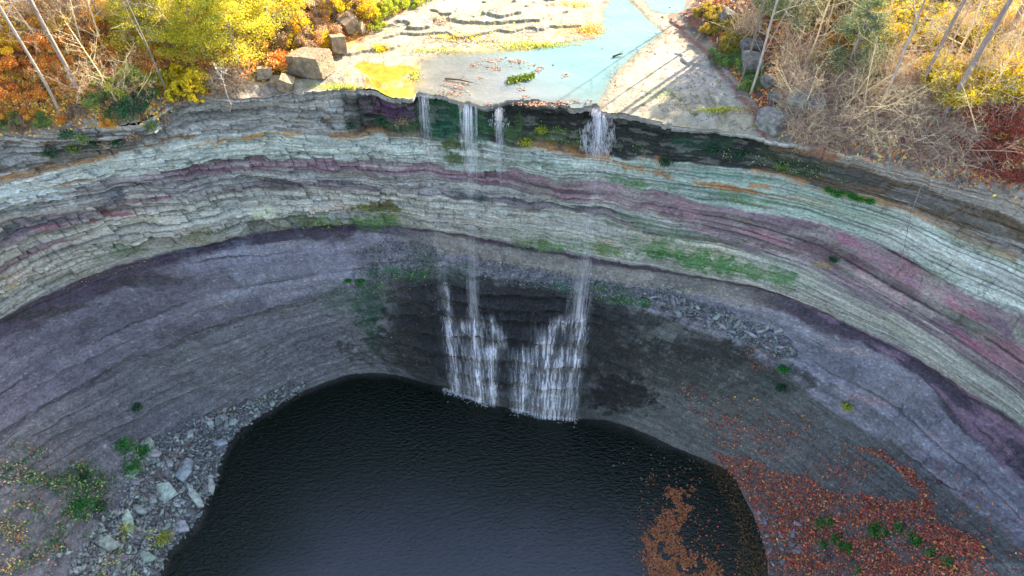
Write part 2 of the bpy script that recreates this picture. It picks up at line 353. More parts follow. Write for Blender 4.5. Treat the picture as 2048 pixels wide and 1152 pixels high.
# bed to bed and block to block variation, darker mortar lines
v = 1 + up*(0.34*(bed-.5) + 0.20*(blk-.5)*(1-.8*ss(500, 1100, UC))) + 0.5*(n2-.5) + 0.35*(n3-.5)
col *= np.clip(v, .35, 1.7)[..., None]
col *= (1 - 0.66*up*(1-ss(0.02, 0.055, fr*th))*ss(.45, .75, hash1(bi, 3, 9)+1.9*(fbm(S*.3, bi*2.7, oct=3, seed=215)-.5)+.5*(n3-.5))) [..., None]
# patches: (u, v, half width, half height in photo px, colour, strength, breakup)
G1, G2, G3 = c3(.03, .13, .055), c3(.07, .16, .04), c3(.02, .085, .05)
PATCH = [
 (1090, 330, 90, 10, c3(.12,.18,.12), .5, .9), (1450, 350, 130, 10, c3(.12,.24,.19), .6, .8), (1250, 395, 120, 14, c3(.24,.20,.21), .6, .8), (1140, 440, 130, 16, c3(.33,.33,.31), .5, .8), (1060, 470, 90, 10, c3(.30,.31,.26), .6, .8), (560, 300, 180, 12, c3(.36,.42,.38), .5, .8), (300, 320, 140, 18, c3(.42,.46,.44), .6, .8), (1560, 560, 70, 10, c3(.14,.22,.13), .6, .9),
 (880, 235, 60, 40, G3, .95, .5), (945, 250, 50, 40, c3(.03,.10,.05), .8, .6), (1010, 262, 40, 25, G2, .5, .8), (905, 290, 30, 14, c3(.06,.09,.02), .9, .6), (910, 320, 26, 16, c3(.06,.10,.03), .9, .5),
 (800, 250, 60, 25, c3(.05,.09,.035), .7, .8), (780, 225, 50, 18, c3(.09,.035,.09), .7, .7), (1110, 275, 60, 20, c3(.08,.12,.03), .6, .9),
 (760, 418, 60, 12, c3(.10,.09,.02), .9, .7), (740, 440, 80, 12, G2, .8, .8), (640, 445, 60, 8, G2, .5, .8), (560, 455, 90, 10, c3(.07,.08,.04), .6, .8),
 (1090, 490, 60, 12, G2, .7, .8), (1210, 500, 50, 16, c3(.10,.17,.05), .8, .8), (1330, 500, 90, 22, c3(.09,.2,.08), .7, .9), (1400, 525, 110, 18, c3(.05,.15,.05), .9, .7), (1500, 540, 90, 18, c3(.08,.18,.08), .8, .8), (1290, 440, 90, 14, c3(.14,.22,.15), .5, .9),
 (1330, 465, 120, 10, c3(.15,.24,.16), .5, .9), (1250, 365, 70, 10, c3(.10,.2,.12), .5, .9), (1290, 370, 60, 10, c3(.1,.2,.08), .5, .9), (1480, 395, 60, 12, c3(.10,.2,.12), .5, .9),
 (1440, 372, 110, 6, c3(.35,.13,.03), .8, .8), (1240, 330, 110, 7, c3(.30,.13,.03), .7, .8), (1520, 375, 60, 6, c3(.40,.16,.03), .7, .8), (1700, 395, 60, 8, c3(.4,.24,.04), .6, .8), (1640, 310, 40, 14, c3(.3,.12,.05), .8, .8), (1560, 300, 40, 12, c3(.28,.12,.05), .6, .8),
 (1400, 290, 110, 22, c3(.02,.07,.045), .6, .9), (1580, 325, 120, 22, c3(.035,.05,.03), .8, .8), (1700, 350, 90, 16, c3(.05,.05,.05), .8, .8), (1850, 400, 110, 18, c3(.12,.11,.11), .8, .8), (1960, 450, 80, 14, c3(.13,.12,.11), .7, .8),
 (520, 268, 90, 6, c3(.42,.21,.05), .9, .7), (410, 285, 30, 5, c3(.35,.18,.06), .6, .8), (60, 345, 60, 6, c3(.30,.15,.05), .5, .9), (150, 360, 40, 6, c3(.30,.14,.05), .6, .9),
 (230, 385, 34, 18, c3(.11,.11,.13), .95, .5), (50, 400, 90, 26, c3(.50,.56,.56), .6, .8), (70, 500, 120, 14, c3(.25,.13,.17), .5, .8), (210, 430, 60, 6, c3(.26,.08,.12), .8, .8), (300, 400, 60, 6, c3(.24,.1,.15), .7, .8), (110, 455, 50, 6, c3(.26,.09,.14), .7, .8),
 (400, 470, 60, 12, c3(.20,.19,.10), .6, .8), (260, 505, 60, 10, G2, .5, .8), (530, 430, 30, 12, c3(.42,.44,.32), .8, .4), (20, 575, 25, 10, c3(.38,.26,.12), .6, .8),
 (30, 720, 50, 18, c3(.22,.22,.26), .5, .8), (470, 520, 110, 40, c3(.20,.2,.27), .6, .6), (560, 560, 120, 22, c3(.21,.21,.26), .6, .7), (640, 520, 110, 40, c3(.19,.185,.25), .6, .6), (450, 600, 50, 24, c3(.22,.22,.25), .5, .7),
 (200, 640, 190, 60, c3(.10,.095,.12), .5, .8), (100, 620, 110, 14, c3(.055,.05,.045), .8, .7), (300, 560, 90, 14, c3(.05,.045,.05), .7, .7),
 (560, 660, 90, 30, c3(.16,.16,.19), .6, .8), (640, 690, 50, 40, c3(.10,.10,.13), .6, .8), (130, 820, 140, 60, c3(.17,.16,.185), .5, .8), (60, 860, 60, 30, c3(.2,.2,.19), .4, .9),
 (740, 610, 40, 50, c3(.035,.07,.05), .8, .7), (740, 660, 26, 60, G3, .6, .8), (790, 545, 60, 12, G1, .9, .8), (850, 520, 40, 14, c3(.06,.12,.06), .7, .8), (680, 600, 50, 30, c3(.08,.12,.10), .5, .8),
 (920, 540, 40, 20, c3(.05,.09,.06), .6, .8), (1125, 572, 22, 14, c3(.03,.16,.09), .8, .5), (1260, 600, 60, 14, G1, .9, .8), (1210, 575, 50, 14, c3(.04,.12,.06), .8, .7), (1320, 730, 120, 50, c3(.05,.06,.05), .5, .7),
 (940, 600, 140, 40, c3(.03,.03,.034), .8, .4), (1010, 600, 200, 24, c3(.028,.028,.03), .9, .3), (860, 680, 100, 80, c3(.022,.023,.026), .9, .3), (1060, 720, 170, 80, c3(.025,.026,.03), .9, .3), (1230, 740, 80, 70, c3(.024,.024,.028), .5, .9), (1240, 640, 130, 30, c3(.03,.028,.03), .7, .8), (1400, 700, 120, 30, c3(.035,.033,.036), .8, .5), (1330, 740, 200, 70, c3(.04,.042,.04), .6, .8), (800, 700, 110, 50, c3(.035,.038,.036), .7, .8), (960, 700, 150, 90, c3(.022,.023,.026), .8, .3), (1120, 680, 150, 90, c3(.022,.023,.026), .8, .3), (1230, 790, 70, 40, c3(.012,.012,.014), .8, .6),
 (1350, 560, 80, 12, c3(.16,.15,.14), .6, .8), (1250, 560, 70, 10, c3(.30,.27,.24), .6, .7),
 (1650, 720, 120, 50, c3(.165,.165,.225), .7, .5), (1800, 830, 90, 60, c3(.15,.15,.20), .7, .6), (1740, 800, 60, 9, c3(.28,.17,.20), .6, .8), (1700, 700, 60, 8, c3(.30,.22,.22), .6, .8), (1860, 870, 40, 8, c3(.30,.14,.20), .5, .9), (1740, 830, 60, 26, c3(.17,.18,.2), .6, .6),
 (1880, 930, 140, 40, c3(.10,.09,.12), .6, .6), (1960, 1000, 90, 40, c3(.13,.11,.15), .5, .8), (1870, 960, 70, 10, c3(.06,.05,.07), .8, .7), (1560, 760, 70, 30, c3(.05,.06,.055), .6, .8), (1500, 800, 160, 40, c3(.08,.09,.085), .4, .8),
 (1640, 500, 70, 16, c3(.13,.075,.10), .8, .7), (1690, 480, 40, 14, c3(.28,.09,.16), .6, .8), (1560, 450, 80, 14, c3(.15,.10,.14), .7, .7), (1640, 535, 30, 6, c3(.25,.17,.07), .7, .7), (1330, 430, 40, 8, c3(.09,.06,.06), .7, .8), (1420, 480, 80, 6, c3(.10,.085,.07), .7, .8), (1560, 500, 60, 6, c3(.10,.085,.07), .7, .8),
 (1830, 570, 50, 14, c3(.26,.12,.20), .5, .8), (1930, 620, 60, 14, c3(.36,.12,.20), .7, .8), (1900, 660, 80, 12, c3(.16,.09,.14), .7, .8), (1960, 700, 80, 10, c3(.30,.10,.17), .7, .8), (2000, 650, 50, 14, c3(.15,.09,.15), .7, .8),
 (30, 1000, 80, 40, c3(.14,.135,.15), .5, .7), (100, 960, 110, 50, c3(.07,.10,.05), .6, .9), (170, 970, 50, 50, c3(.04,.10,.03), .75, .9), (30, 930, 60, 26, c3(.05,.11,.05), .5, 1.0),
]
pn = fbm(S*2.0, Zg*2.4, oct=4, seed=151); pn2 = fbm(S*6.0, Zg*8, oct=3, seed=153)
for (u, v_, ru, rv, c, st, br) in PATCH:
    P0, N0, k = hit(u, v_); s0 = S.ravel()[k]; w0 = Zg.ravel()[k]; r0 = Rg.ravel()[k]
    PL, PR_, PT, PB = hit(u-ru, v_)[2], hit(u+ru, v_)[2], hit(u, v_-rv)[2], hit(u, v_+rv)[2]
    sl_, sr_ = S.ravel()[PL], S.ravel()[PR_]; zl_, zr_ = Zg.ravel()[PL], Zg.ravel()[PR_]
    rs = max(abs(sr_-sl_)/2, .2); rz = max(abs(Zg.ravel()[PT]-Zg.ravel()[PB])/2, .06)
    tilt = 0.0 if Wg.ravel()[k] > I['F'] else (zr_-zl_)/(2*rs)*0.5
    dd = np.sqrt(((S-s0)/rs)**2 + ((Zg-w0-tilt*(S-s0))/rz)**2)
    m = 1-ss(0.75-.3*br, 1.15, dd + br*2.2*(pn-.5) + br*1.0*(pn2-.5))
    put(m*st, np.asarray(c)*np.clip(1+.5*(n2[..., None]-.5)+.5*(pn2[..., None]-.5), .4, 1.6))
# wetness shows as gloss; fine speckle of fragments on shale
spk = vnoise(S*14, Zg*14, seed=161); col *= (1 + (1-up)*0.7*(ss(.80, .95, spk)) )[..., None]
blocky = (1-ss(450, 1150, UC))*ss(.35, .6, n1+.15)
col *= (1-.4*up*blocky*(1-ss(.01, .04, jf))*ss(.6, .75, hash1(bk, bi, 77)))[..., None]
stk = fbm(S*.45, WZ*13, oct=4, seed=175)-.5; col *= (1+up*1.1*stk)[..., None]
col *= (1-(1-up)*.50*lon*(1-ss(.01, .085, lf_))*ss(.35, .55, n3+.1))[..., None]; col *= (1+(1-up)*.30*lon*np.exp(-((lf_-.16)/.07)**2))[..., None]; col *= (1+(1-up)*.28*(hash1(l2i, 4, 8)-.5))[..., None]
ledge = np.exp(-((wn-I['H']+.10)/.07)**2)*(1-ss(600, 700, UC))*ss(.35, .5, n3+.1)
col *= (1-.4*ledge)[..., None]
lam2 = fbm(S*.3, WZ*13, oct=3, seed=171); col *= (1+(1-up)*(.5*(lam2-.5)+.5*(fbm(S*3, Zg*4, oct=4, seed=173)-.5)))[..., None]
col *= (1+.2*up)[..., None]
put(band(I['B'], I['A2'])*ss(.58, .66, fbm(S*1.1, WZ*7, oct=3, seed=181))*ss(700, 800, UC)*(1-ss(1560, 1700, UC))*.65, c3(.15, .15, .135))
gl_ = col.mean(-1, keepdims=True); col = (gl_+(col-gl_)*.9)*c3(1.03, 1.0, .97)
col = np.clip(col, .008, .75)
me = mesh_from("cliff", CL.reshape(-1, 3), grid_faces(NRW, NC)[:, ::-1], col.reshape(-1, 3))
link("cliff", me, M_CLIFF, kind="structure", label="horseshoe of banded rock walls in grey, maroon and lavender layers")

# ------------------------------------------------------------------ ground above the lip
def poly(pix, z=0.0): a = np.array(pix, float); return on_z(a[:, 0], a[:, 1], z)
CREEK = poly([(832,182),(876,191),(921,203),(973,216),(1018,207),(1049,203),(1115,208),(1150,221),(1192,211),(1207,190),(1218,165),(1240,135),(1270,108),(1300,85),(1325,68),(1300,45),(1275,20),(1252,-2),(1245,-40),(1225,-40),(1222,0),(1208,22),(1205,70),(1192,80),(1130,88),(1050,104),(960,108),(880,112),(846,126),(836,150)])
UPPOOL = poly([(1285,-2),(1303,22),(1330,28),(1366,26),(1372,0),(1375,-60),(1270,-60)])
def sdist(px, py, P):                                       # signed distance, negative inside
    d = np.full(px.shape, 1e9); ins = np.zeros(px.shape, bool)
    for i in range(len(P)):
        ax, ay = P[i]; bx, by = P[(i+1) % len(P)]
        ex, ey = bx-ax, by-ay; t = np.clip(((px-ax)*ex+(py-ay)*ey)/(ex*ex+ey*ey), 0, 1)
        d = np.minimum(d, np.hypot(px-ax-t*ex, py-ay-t*ey))
        c = ((ay > py) != (by > py)) & (px < (bx-ax)*(py-ay)/(by-ay+1e-12)+ax); ins ^= c
    return np.where(ins, -d, d)
def terrain(px, py, detail=True):
    px = np.asarray(px, float); py = np.asarray(py, float)
    rr = np.hypot(px-Q[0], py-Q[1]); pp = np.arctan2(py-Q[1], px-Q[0]); pp = np.where(pp < -math.pi/2, pp+2*math.pi, pp)
    lr = rr - np.interp(-pp, -phi, lipR)
    wob = 1.6*(fbm(px*.3, py*.3, oct=3, seed=201)-.5)
    xl = np.interp(py, [20, 29.7, 40, 55, 90], [-12.5, -11.4, -4.8, 0, 30]); xr = np.interp(py, [20, 28, 34, 38, 44, 60, 90], [12.2, 11.4, 10.2, 9.2, 13.5, 24, 60])
    dl = xl-px+wob; dr = px-xr+wob*.5
    hl = 0.38*np.maximum(dl, 0); hl = 7*(1-np.exp(-hl/7))
    hr = 0.55*np.maximum(dr, 0); hr = 3.8*(1-np.exp(-hr/3.8))
    h = hl*ss(-.5, 6, lr) + .75*hr*ss(-.5, 3.5, lr)
    veg = np.maximum(ss(-.2, .6, dl), ss(-.2, .6, dr))
    sdw = np.minimum(sdist(px, py, CREEK), sdist(px, py, UPPOOL))
    field = 0.055*np.clip(sdw, 0, 12) + 0.5*(fbm(px*.22, py*.4, oct=3, seed=211)-.45) + 0.12*(fbm(px*1.3, py*1.6, oct=3, seed=215)-.5)
    st = 0.13; q = field/st; qi = np.floor(q); qf = q-qi
    ter = st*(qi + ss(0.90, 1.0, qf)) + 0.02
    ter = np.maximum(ter, 0.05)*ss(0, .5, sdw+.15) 
    bed = np.where(sdw < 0, -0.12*ss(0, .8, -sdw), ter)
    bed = bed*ss(0.0, 1.2, lr) + 0.0
    if detail:
        bed = bed + (0.03*(fbm(px*2, py*2, oct=4, seed=221)-.5))*ss(0, .4, lr)
        h = h + veg*(0.5*(fbm(px*.5, py*.5, oct=4, seed=231)-.5) + .18*(fbm(px*3, py*3, oct=3, seed=233)-.5))*ss(0, 1.0, lr)
    return h+bed*(1-.6*veg), veg, sdw, lr, dl, dr, qf, qi
offs = np.concatenate([np.linspace(0, 18, 330), 18+np.geomspace(.1, 320, 70)])
RT = lipR + offs[:, None]*(1.0) ; XT = Q[0]+cphi*RT; YT = Q[1]+sphi*RT
HT, veg, sdw, lr, dl, dr, qf, qi = terrain(XT, YT)
HT[0] = 0; TP = np.stack([XT, YT, HT], -1)
t1 = fbm(XT*.8, YT*.8, oct=4, seed=301); t2 = fbm(XT*3, YT*3, oct=4, seed=303); t3 = fbm(XT*.25, YT*.25, oct=3, seed=305)
tc_ = np.zeros(TP.shape)
def putt(m, c):
    global tc_
    m = np.clip(m, 0, 1)[..., None]; tc_ = tc_*(1-m)+np.asarray(c)*m
putt(np.ones_like(XT), c3(.31, .265, .20))
putt(ss(.5, .62, t1)*.6, c3(.22, .20, .175))
putt(ss(.62, .68, hash1(qi, 3, 2)*.5+t1*.5)*.5, c3(.33, .30, .26))
for sd_ in (1, 2, 3, 4, 5):
    rg = np.abs(fbm(XT*.55+sd_*9, YT*(1.1 if sd_ < 3 else .5), oct=4, seed=310+sd_)-.5); putt((1-ss(.002, .008, rg))*ss(.42, .55, t3+.1*sd_-.1)*.8, c3(.10, .08, .06))
crack = (1-ss(0.0, .05, np.abs(qf-.93)))                     # dirt and weeds caught along each step
putt(crack*ss(.42, .5, t1)*.85, c3(.12, .10, .06))
putt(crack*ss(.52, .6, t3)*.7, c3(.25, .20, .04))
def blob(u, v, ru, rv, c, st, br):
    p = on_z(u, v, 0.0); e1 = on_z(u+ru, v, 0.)[0]-p[0]; e2 = on_z(u, v-rv, 0.)[1]-p[1]
    d = np.sqrt(((XT-p[0])/e1)**2+((YT-p[1])/e2)**2)
    putt((1-ss(.6, 1.1, d+br*2*(t1-.5)+br*(t2-.5)))*st, c)
for b in [(770,150,80,26,c3(.34,.19,.01),.95,.6),(800,185,50,14,c3(.28,.26,.03),.95,.6),(830,165,30,20,c3(.34,.22,.05),.9,.6),(900,150,60,40,c3(.24,.19,.15),.8,.5),(660,172,40,6,c3(.22,.24,.06),.8,.7),(720,100,24,8,c3(.34,.25,.08),.8,.8),
          (960,105,60,10,c3(.34,.26,.10),.7,.8),(1060,98,90,7,c3(.25,.24,.06),.8,.8),(1150,65,60,12,c3(.30,.20,.10),.7,.8),(1190,55,24,10,c3(.36,.18,.08),.8,.7),(870,40,26,10,c3(.30,.22,.16),.8,.6),
          (1400,150,110,50,c3(.36,.33,.31),.5,.8),(1340,90,40,40,c3(.28,.24,.22),.6,.8),(1330,75,90,16,c3(.28,.2,.15),.5,.8),(1080,212,70,8,c3(.26,.15,.13),.7,.9)]:
    blob(*b)
putt((1-ss(.0, .35, np.abs(dr+.2)))*.85*ss(.35, .5, t2+.1), c3(.20, .07, .06))          # red leaf line at the foot of the right bank
putt((sdw < .45)*ss(.5, .1, sdw+.5*(t1-.5))*(1-veg)*.55, c3(.13, .11, .08)); putt((sdw < 0)*ss(.45, .6, t2)*.5, c3(.10, .085, .05))
soil = mix(c3(.10, .07, .05), c3(.30, .13, .04), ss(.40, .62, t1)[..., None] if False else ss(.40, .62, t1))
lsoil = c3(.12, .08, .05)*(1-ss(.35, .6, t1))[..., None] + c3(.36, .15, .04)*ss(.35, .6, t1)[..., None]
lsoil = lsoil*(1-ss(.5, .62, t3)*.6)[..., None] + c3(.26, .24, .05)*(ss(.5, .62, t3)*.6)[..., None]
rsoil = c3(.11, .09, .085)*(1-ss(.4, .6, t2))[..., None] + c3(.24, .10, .06)*ss(.4, .6, t2)[..., None]
yy = ss(6, 10, dr)*ss(29.5, 33, YT+1.5*(t1-.5))
rsoil = rsoil*(1-yy)[..., None] + c3(.46, .42, .06)*yy[..., None]
isr = (dr > dl)[..., None]
putt(veg, np.where(isr, rsoil, lsoil))
bare = veg*(1-ss(.3, 1.6, lr+1.0*(t1-.5)))
putt(bare, c3(.34, .30, .26)); putt(bare*ss(.45, .6, t2), c3(.22, .18, .155)); putt(bare*ss(.6, .7, fbm(XT*6, YT*6, oct=3, seed=309))*.8, c3(.14, .10, .08))
tc_ *= np.clip(1+.6*(t2-.5)+.3*(t1-.5), .4, 1.6)[..., None]
me = mesh_from("ground", TP.reshape(-1, 3), grid_faces(len(offs), NC)[:, ::-1], np.clip(tc_, .01, .7).reshape(-1, 3))
link("ground", me, M_SHELF, kind="structure", label="rock shelf of the creek bed with wooded banks rising either side")
def hit_top(u, v):
    d = ray(u, v); T = np.linspace(.012, .09, 700); P = d[None]*T[:, None]
    h = terrain(P[:, 0], P[:, 1], True); z = P[:, 2]+CAMZ
    i = np.argmax((z < h[0]) & (h[3] > -.05)); 
    return np.array([P[i, 0], P[i, 1], h[0][i]])
def gz(x, y): return float(terrain(np.array([x]), np.array([y]))[0][0])

# ------------------------------------------------------------------ water
def water_mat(name, base, rough, bscale, bstr, stretch, alpha_attr=True, ior=1.33):
    m = bpy.data.materials.new(name); m.use_nodes = True; n = m.node_tree.nodes; L = m.node_tree.links
    p = n["Principled BSDF"]; p.inputs["Roughness"].default_value = rough; p.inputs["IOR"].default_value = ior
    at = n.new("ShaderNodeAttribute"); at.attribute_name = "tint"
    L.new(at.outputs["Color"], p.inputs["Base Color"])
    if alpha_attr: L.new(at.outputs["Alpha"], p.inputs["Alpha"])
    tc = n.new("ShaderNodeTexCoord"); mp = n.new("ShaderNodeMapping"); mp.inputs["Scale"].default_value = stretch; mp.inputs["Rotation"].default_value = (0, 0, math.radians(-14))
    L.new(tc.outputs["Object"], mp.inputs[0])
    nz = n.new("ShaderNodeTexNoise"); nz.inputs["Scale"].default_value = bscale; nz.inputs["Detail"].default_value = 4; nz.inputs["Distortion"].default_value = .6
    L.new(mp.outputs[0], nz.inputs["Vector"])
    b = n.new("ShaderNodeBump"); b.inputs["Strength"].default_value = bstr; b.inputs["Distance"].default_value = .06
    L.new(nz.outputs[0], b.inputs["Height"]); L.new(b.outputs[0], p.inputs["Normal"])
    return m
M_POOL = water_mat("pool_water", None, .08, 3.4, 1.0, (1.0, 1.9, 1), ior=1.4)
M_CREEK = water_mat("creek_water", None, .05, 1.6, .35, (1, 1.6, 1))
g = 0.12; gx = np.arange(-30, 24, g); gy = np.arange(-12, 29, g); GX, GY = np.meshgrid(gx, gy)
pp = np.arctan2(GY-Q[1], GX-Q[0]); pp = np.where(pp < -math.pi/2, pp+2*math.pi, pp)
edge = np.interp(-pp, -phi, poolR) - np.hypot(GX-Q[0], GY-Q[1])
ndep = edge + .8*(fbm(GX*.8, GY*.8, oct=3, seed=401)-.5)
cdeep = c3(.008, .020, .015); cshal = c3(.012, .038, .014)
cc = cdeep + (cshal-cdeep)*np.exp(-np.clip(ndep, 0, 9)/2.2)[..., None]; sky_sheen = ss(3, 9, ndep)*ss(21, 9, GY+1.5*(fbm(GX*.3, GY*.3, oct=2, seed=405)-.5)); cc = cc*(.22+.2*ss(.5, 6, ndep))[..., None] + c3(.058, .056, .078)*sky_sheen[..., None]  # pale sky sheen and dark wall reflection painted into the water colour
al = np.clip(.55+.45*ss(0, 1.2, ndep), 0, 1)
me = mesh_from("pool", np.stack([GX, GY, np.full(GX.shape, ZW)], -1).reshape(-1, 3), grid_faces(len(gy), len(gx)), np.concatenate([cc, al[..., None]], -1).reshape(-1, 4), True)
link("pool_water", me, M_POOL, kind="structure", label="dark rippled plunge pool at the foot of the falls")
cx0 = np.arange(-10, 14, .1); cy0 = np.arange(26, 52, .1); GX, GY = np.meshgrid(cx0, cy0); sdc = np.minimum(sdist(GX, GY, CREEK), sdist(GX, GY, UPPOOL))
keep = sdc < .10
pp = np.arctan2(GY-Q[1], GX-Q[0]); lrc = np.hypot(GX-Q[0], GY-Q[1]) - np.interp(-pp, -phi, lipR); keep &= lrc > -.12
fc = grid_faces(len(cy0), len(cx0)); kf = keep.ravel()[fc].all(1)
tq = np.clip((GX+1.5)/7, 0, 1)*.55+.45*np.clip((GY-29)/6, 0, 1)
cw = mix(c3(.20, .25, .30), c3(.20, .38, .40), ss(.15, .7, tq)); cw = c3(.20, .225, .25)*(1-ss(.15, .7, tq))[..., None]+c3(.155, .31, .33)*ss(.15, .7, tq)[..., None]
cw = cw*(1+.25*(fbm(GX*.5, GY*1.4, oct=3, seed=411)-.5))[..., None]
al = ss(-.1, .9, -sdc+.3)*.35 + .35*ss(-3.5, 1, GX) + .25*(fbm(GX*.6, GY*.9, oct=4, seed=413)-.5) 
me = mesh_from("creek", np.stack([GX, GY, np.full(GX.shape, .035)], -1).reshape(-1, 3), fc[kf], np.concatenate([cw, np.clip(al, .25, .92)[..., None]], -1).reshape(-1, 4), True)
link("creek_water", me, M_CREEK, kind="structure", label="shallow pale blue creek sliding over the rock shelf to the lip")

# ================================================================== objects
class MB:
    def __init__(s): s.V = []; s.T = []; s.Q = []; s.C = []; s.n = 0
    def add(s, V, F, C):
        V = np.asarray(V, float); F = np.asarray(F, int)+s.n
        (s.Q if F.shape[1] == 4 else s.T).append(F); s.V.append(V)
        C = np.asarray(C, float); s.C.append(np.tile(C, (len(V), 1)) if C.ndim == 1 else C); s.n += len(V)
    def mesh(s, name, smooth=False, origin=(0, 0, 0)):
        F = ([np.concatenate(s.Q)] if s.Q else []) + ([np.concatenate(s.T)] if s.T else [])
        return mesh_from(name, np.concatenate(s.V)-np.asarray(origin), F, np.concatenate(s.C), smooth)
    def tube(s, P, R, C, k=5):
        P = np.asarray(P, float); n = len(P); R = np.broadcast_to(R, n)
        T = np.gradient(P, axis=0); T /= np.linalg.norm(T, axis=1, keepdims=True)+1e-9
        A = np.cross(T, [.31, .17, .93]); A /= np.linalg.norm(A, axis=1, keepdims=True)+1e-9; B = np.cross(T, A)
        a = np.arange(k)*2*math.pi/k
        V = P[:, None]+R[:, None, None]*(np.cos(a)[None, :, None]*A[:, None]+np.sin(a)[None, :, None]*B[:, None])
        i = np.arange(n-1)[:, None]*k; j = np.arange(k)[None]; j2 = (j+1) % k
        F = np.stack([i+j, i+j2, i+k+j2, i+k+j], -1).reshape(-1, 4)
        s.add(V.reshape(-1, 3), F, C)
def rnd(n, *s): return rng.random((n,)+s)
def leaves(mb, P, size, cols, flat=0.0, aspect=.62):         # one small diamond leaf per point
    n = len(P); A = rng.normal(size=(n, 3)); B = rng.normal(size=(n, 3))
    if flat > 0: A[:, 2] *= 1-flat; B[:, 2] *= 1-flat
    A /= np.linalg.norm(A, axis=1, keepdims=True); B -= A*(A*B).sum(1, keepdims=True); B /= np.linalg.norm(B, axis=1, keepdims=True)
    L = np.asarray(size)*(.6+.8*rnd(n)); L = L[:, None]
    V = np.stack([P-A*L*.5, P+B*L*aspect*.5, P+A*L*.5, P-B*L*aspect*.5], 1)
    cols = np.asarray(cols, float); c = cols[rng.integers(0, len(cols), n)]*(.7+.6*rnd(n, 1))
    mb.add(V.reshape(-1, 3), np.arange(4*n).reshape(n, 4), np.repeat(c, 4, 0))
def rot_to(V, N, spin):                                      # put local z along N
    N = np.asarray(N)/np.linalg.norm(N); A = np.cross(N, [0.2, 1, .1]); A /= np.linalg.norm(A); B = np.cross(N, A)
    c, s_ = math.cos(spin), math.sin(spin); A2 = A*c+B*s_; B2 = -A*s_+B*c
    return V[:, :1]*A2+V[:, 1:2]*B2+V[:, 2:3]*N
def in_poly(n, pix):                                         # n random photo points in a polygon
    a = np.array(pix, float); lo, hi = a.min(0), a.max(0); out = []
    while sum(map(len, out)) < n:
        p = lo+(hi-lo)*rnd(4*n, 2); out.append(p[sdist(p[:, 0], p[:, 1], a) < 0])
    return np.concatenate(out)[:n]

# ---- stones
def slab_mesh(L, W, T, k=6, seed=0):
    r = np.random.default_rng(seed); a = np.sort((np.arange(k)+.55*r.random(k))*2*math.pi/k)
    q = np.stack([np.cos(a), np.sin(a)], 1)*(.42+.16*r.random((k, 1)))*[L, W]
    ring = lambda s_, z, j=0: np.c_[q*s_, z+T*.12*np.sin(a*2+seed)]
    V = np.concatenate([ring(.93, -T*.5), ring(1.0, -T*.36), ring(.99, T*.30), ring(.93, T*.46), ring(.45, T*.5)*[1, 1, 1]])
    F4 = grid_faces(5, k+1)  # rebuilt below with wrap
    F4 = [[i*k+j, i*k+(j+1) % k, (i+1)*k+(j+1) % k, (i+1)*k+j] for i in range(4) for j in range(k)]
    mid = len(V); V = np.vstack([V, [0, 0, T*.52]]); F3 = [[4*k+j, 4*k+(j+1) % k, mid] for j in range(k)]
    return V, np.array(F4), np.array(F3)
_ico = None
def ico(sub=5):
    global _ico
    import bmesh
    if _ico is None:
        bm = bmesh.new(); bmesh.ops.create_icosphere(bm, subdivisions=sub, radius=1)
        _ico = (np.array([v.co[:] for v in bm.verts]), np.array([[v.index for v in f.verts] for f in bm.faces])); bm.free()
    return _ico
def boulder(dim, seed, col, cuts=9, tight=.80, rough=.05):
    r = np.random.default_rng(seed); V, F = ico(); V = V.copy()
    M_, _ = np.linalg.qr(np.eye(3)+.22*r.normal(size=(3, 3))); V = V*1.25
    pl = [(sg*M_[:, k], (.60+.75*(tight-.65))*(.9+.2*r.random())) for k in range(3) for sg in (1, -1)] + [(None, None)]*cuts
    for nn, d in pl:
        if nn is None: nn = r.normal(size=3); nn /= np.linalg.norm(nn); d = (.80+.22*r.random())*(.8+.35*tight)
        s_ = V@nn; V = V-np.clip(s_-d, 0, None)[:, None]*nn
    V = V*(1+rough*1.6*(fbm(V[:, 0]*2+seed, V[:, 1]*2, V[:, 2]*2, 4, seed=seed)-.5)[:, None]) + rough*(fbm(V[:, 0]*9, V[:, 1]*9, V[:, 2]*9, 3, seed=seed+3)-.5)[:, None]*V
    n = fbm(V[:, 0]*3, V[:, 1]*3, V[:, 2]*3, 4, seed=seed+9)
    C = np.asarray(col)*(.7+.6*n)[:, None]; C = C*(1-.35*ss(.6, .7, n))[:, None]
    return V*np.asarray(dim)/2, F, C
def place_boulder(u, v, w, h, dep, col, label, seed, rz=0, top=True, tight=.8, cuts=10, sink=.15, cat="boulder", group=None):
    P = hit_top(u, v) if top else hit(u, v)[0]
    sc_ = np.linalg.norm(P-[0, 0, CAMZ])/F_PX
    V, F, C = boulder((w*sc_, dep, h*sc_), seed, col, cuts, tight)
    me = mesh_from("boulder", V*1.04, F, C, False); o = link("boulder", me, M_STONE, None, label, cat, group)
    o.location = P+[0, 0, h*sc_*(.5-sink)]; o.rotation_euler = (0, 0, rz); return o
TAN, GRY = c3(.25, .185, .13), c3(.19, .18, .175)
place_boulder(628, 148, 96, 60, 1.7, TAN, "long tan block of rock, the largest boulder beside the creek bed on the left", 11, -.25, tight=.72, cuts=14)
place_boulder(680, 106, 40, 48, 1.2, TAN, "upright squared tan boulder behind the largest tan block", 12, .3, tight=.68, cuts=14)
place_boulder(700, 66, 40, 38, 1.1, TAN*.95, "pointed tan boulder in the yellow brush, farthest up the left bank", 13, .8, tight=.72)
place_boulder(722, 66, 18, 24, .6, TAN*1.05, "small tan boulder leaning right of the pointed one in yellow brush", 14, .1)
place_boulder(576, 182, 38, 36, 1.0, TAN*1.05, "cube shaped pale block standing near the left lip of the cliff", 15, .2, tight=.66, cuts=16)
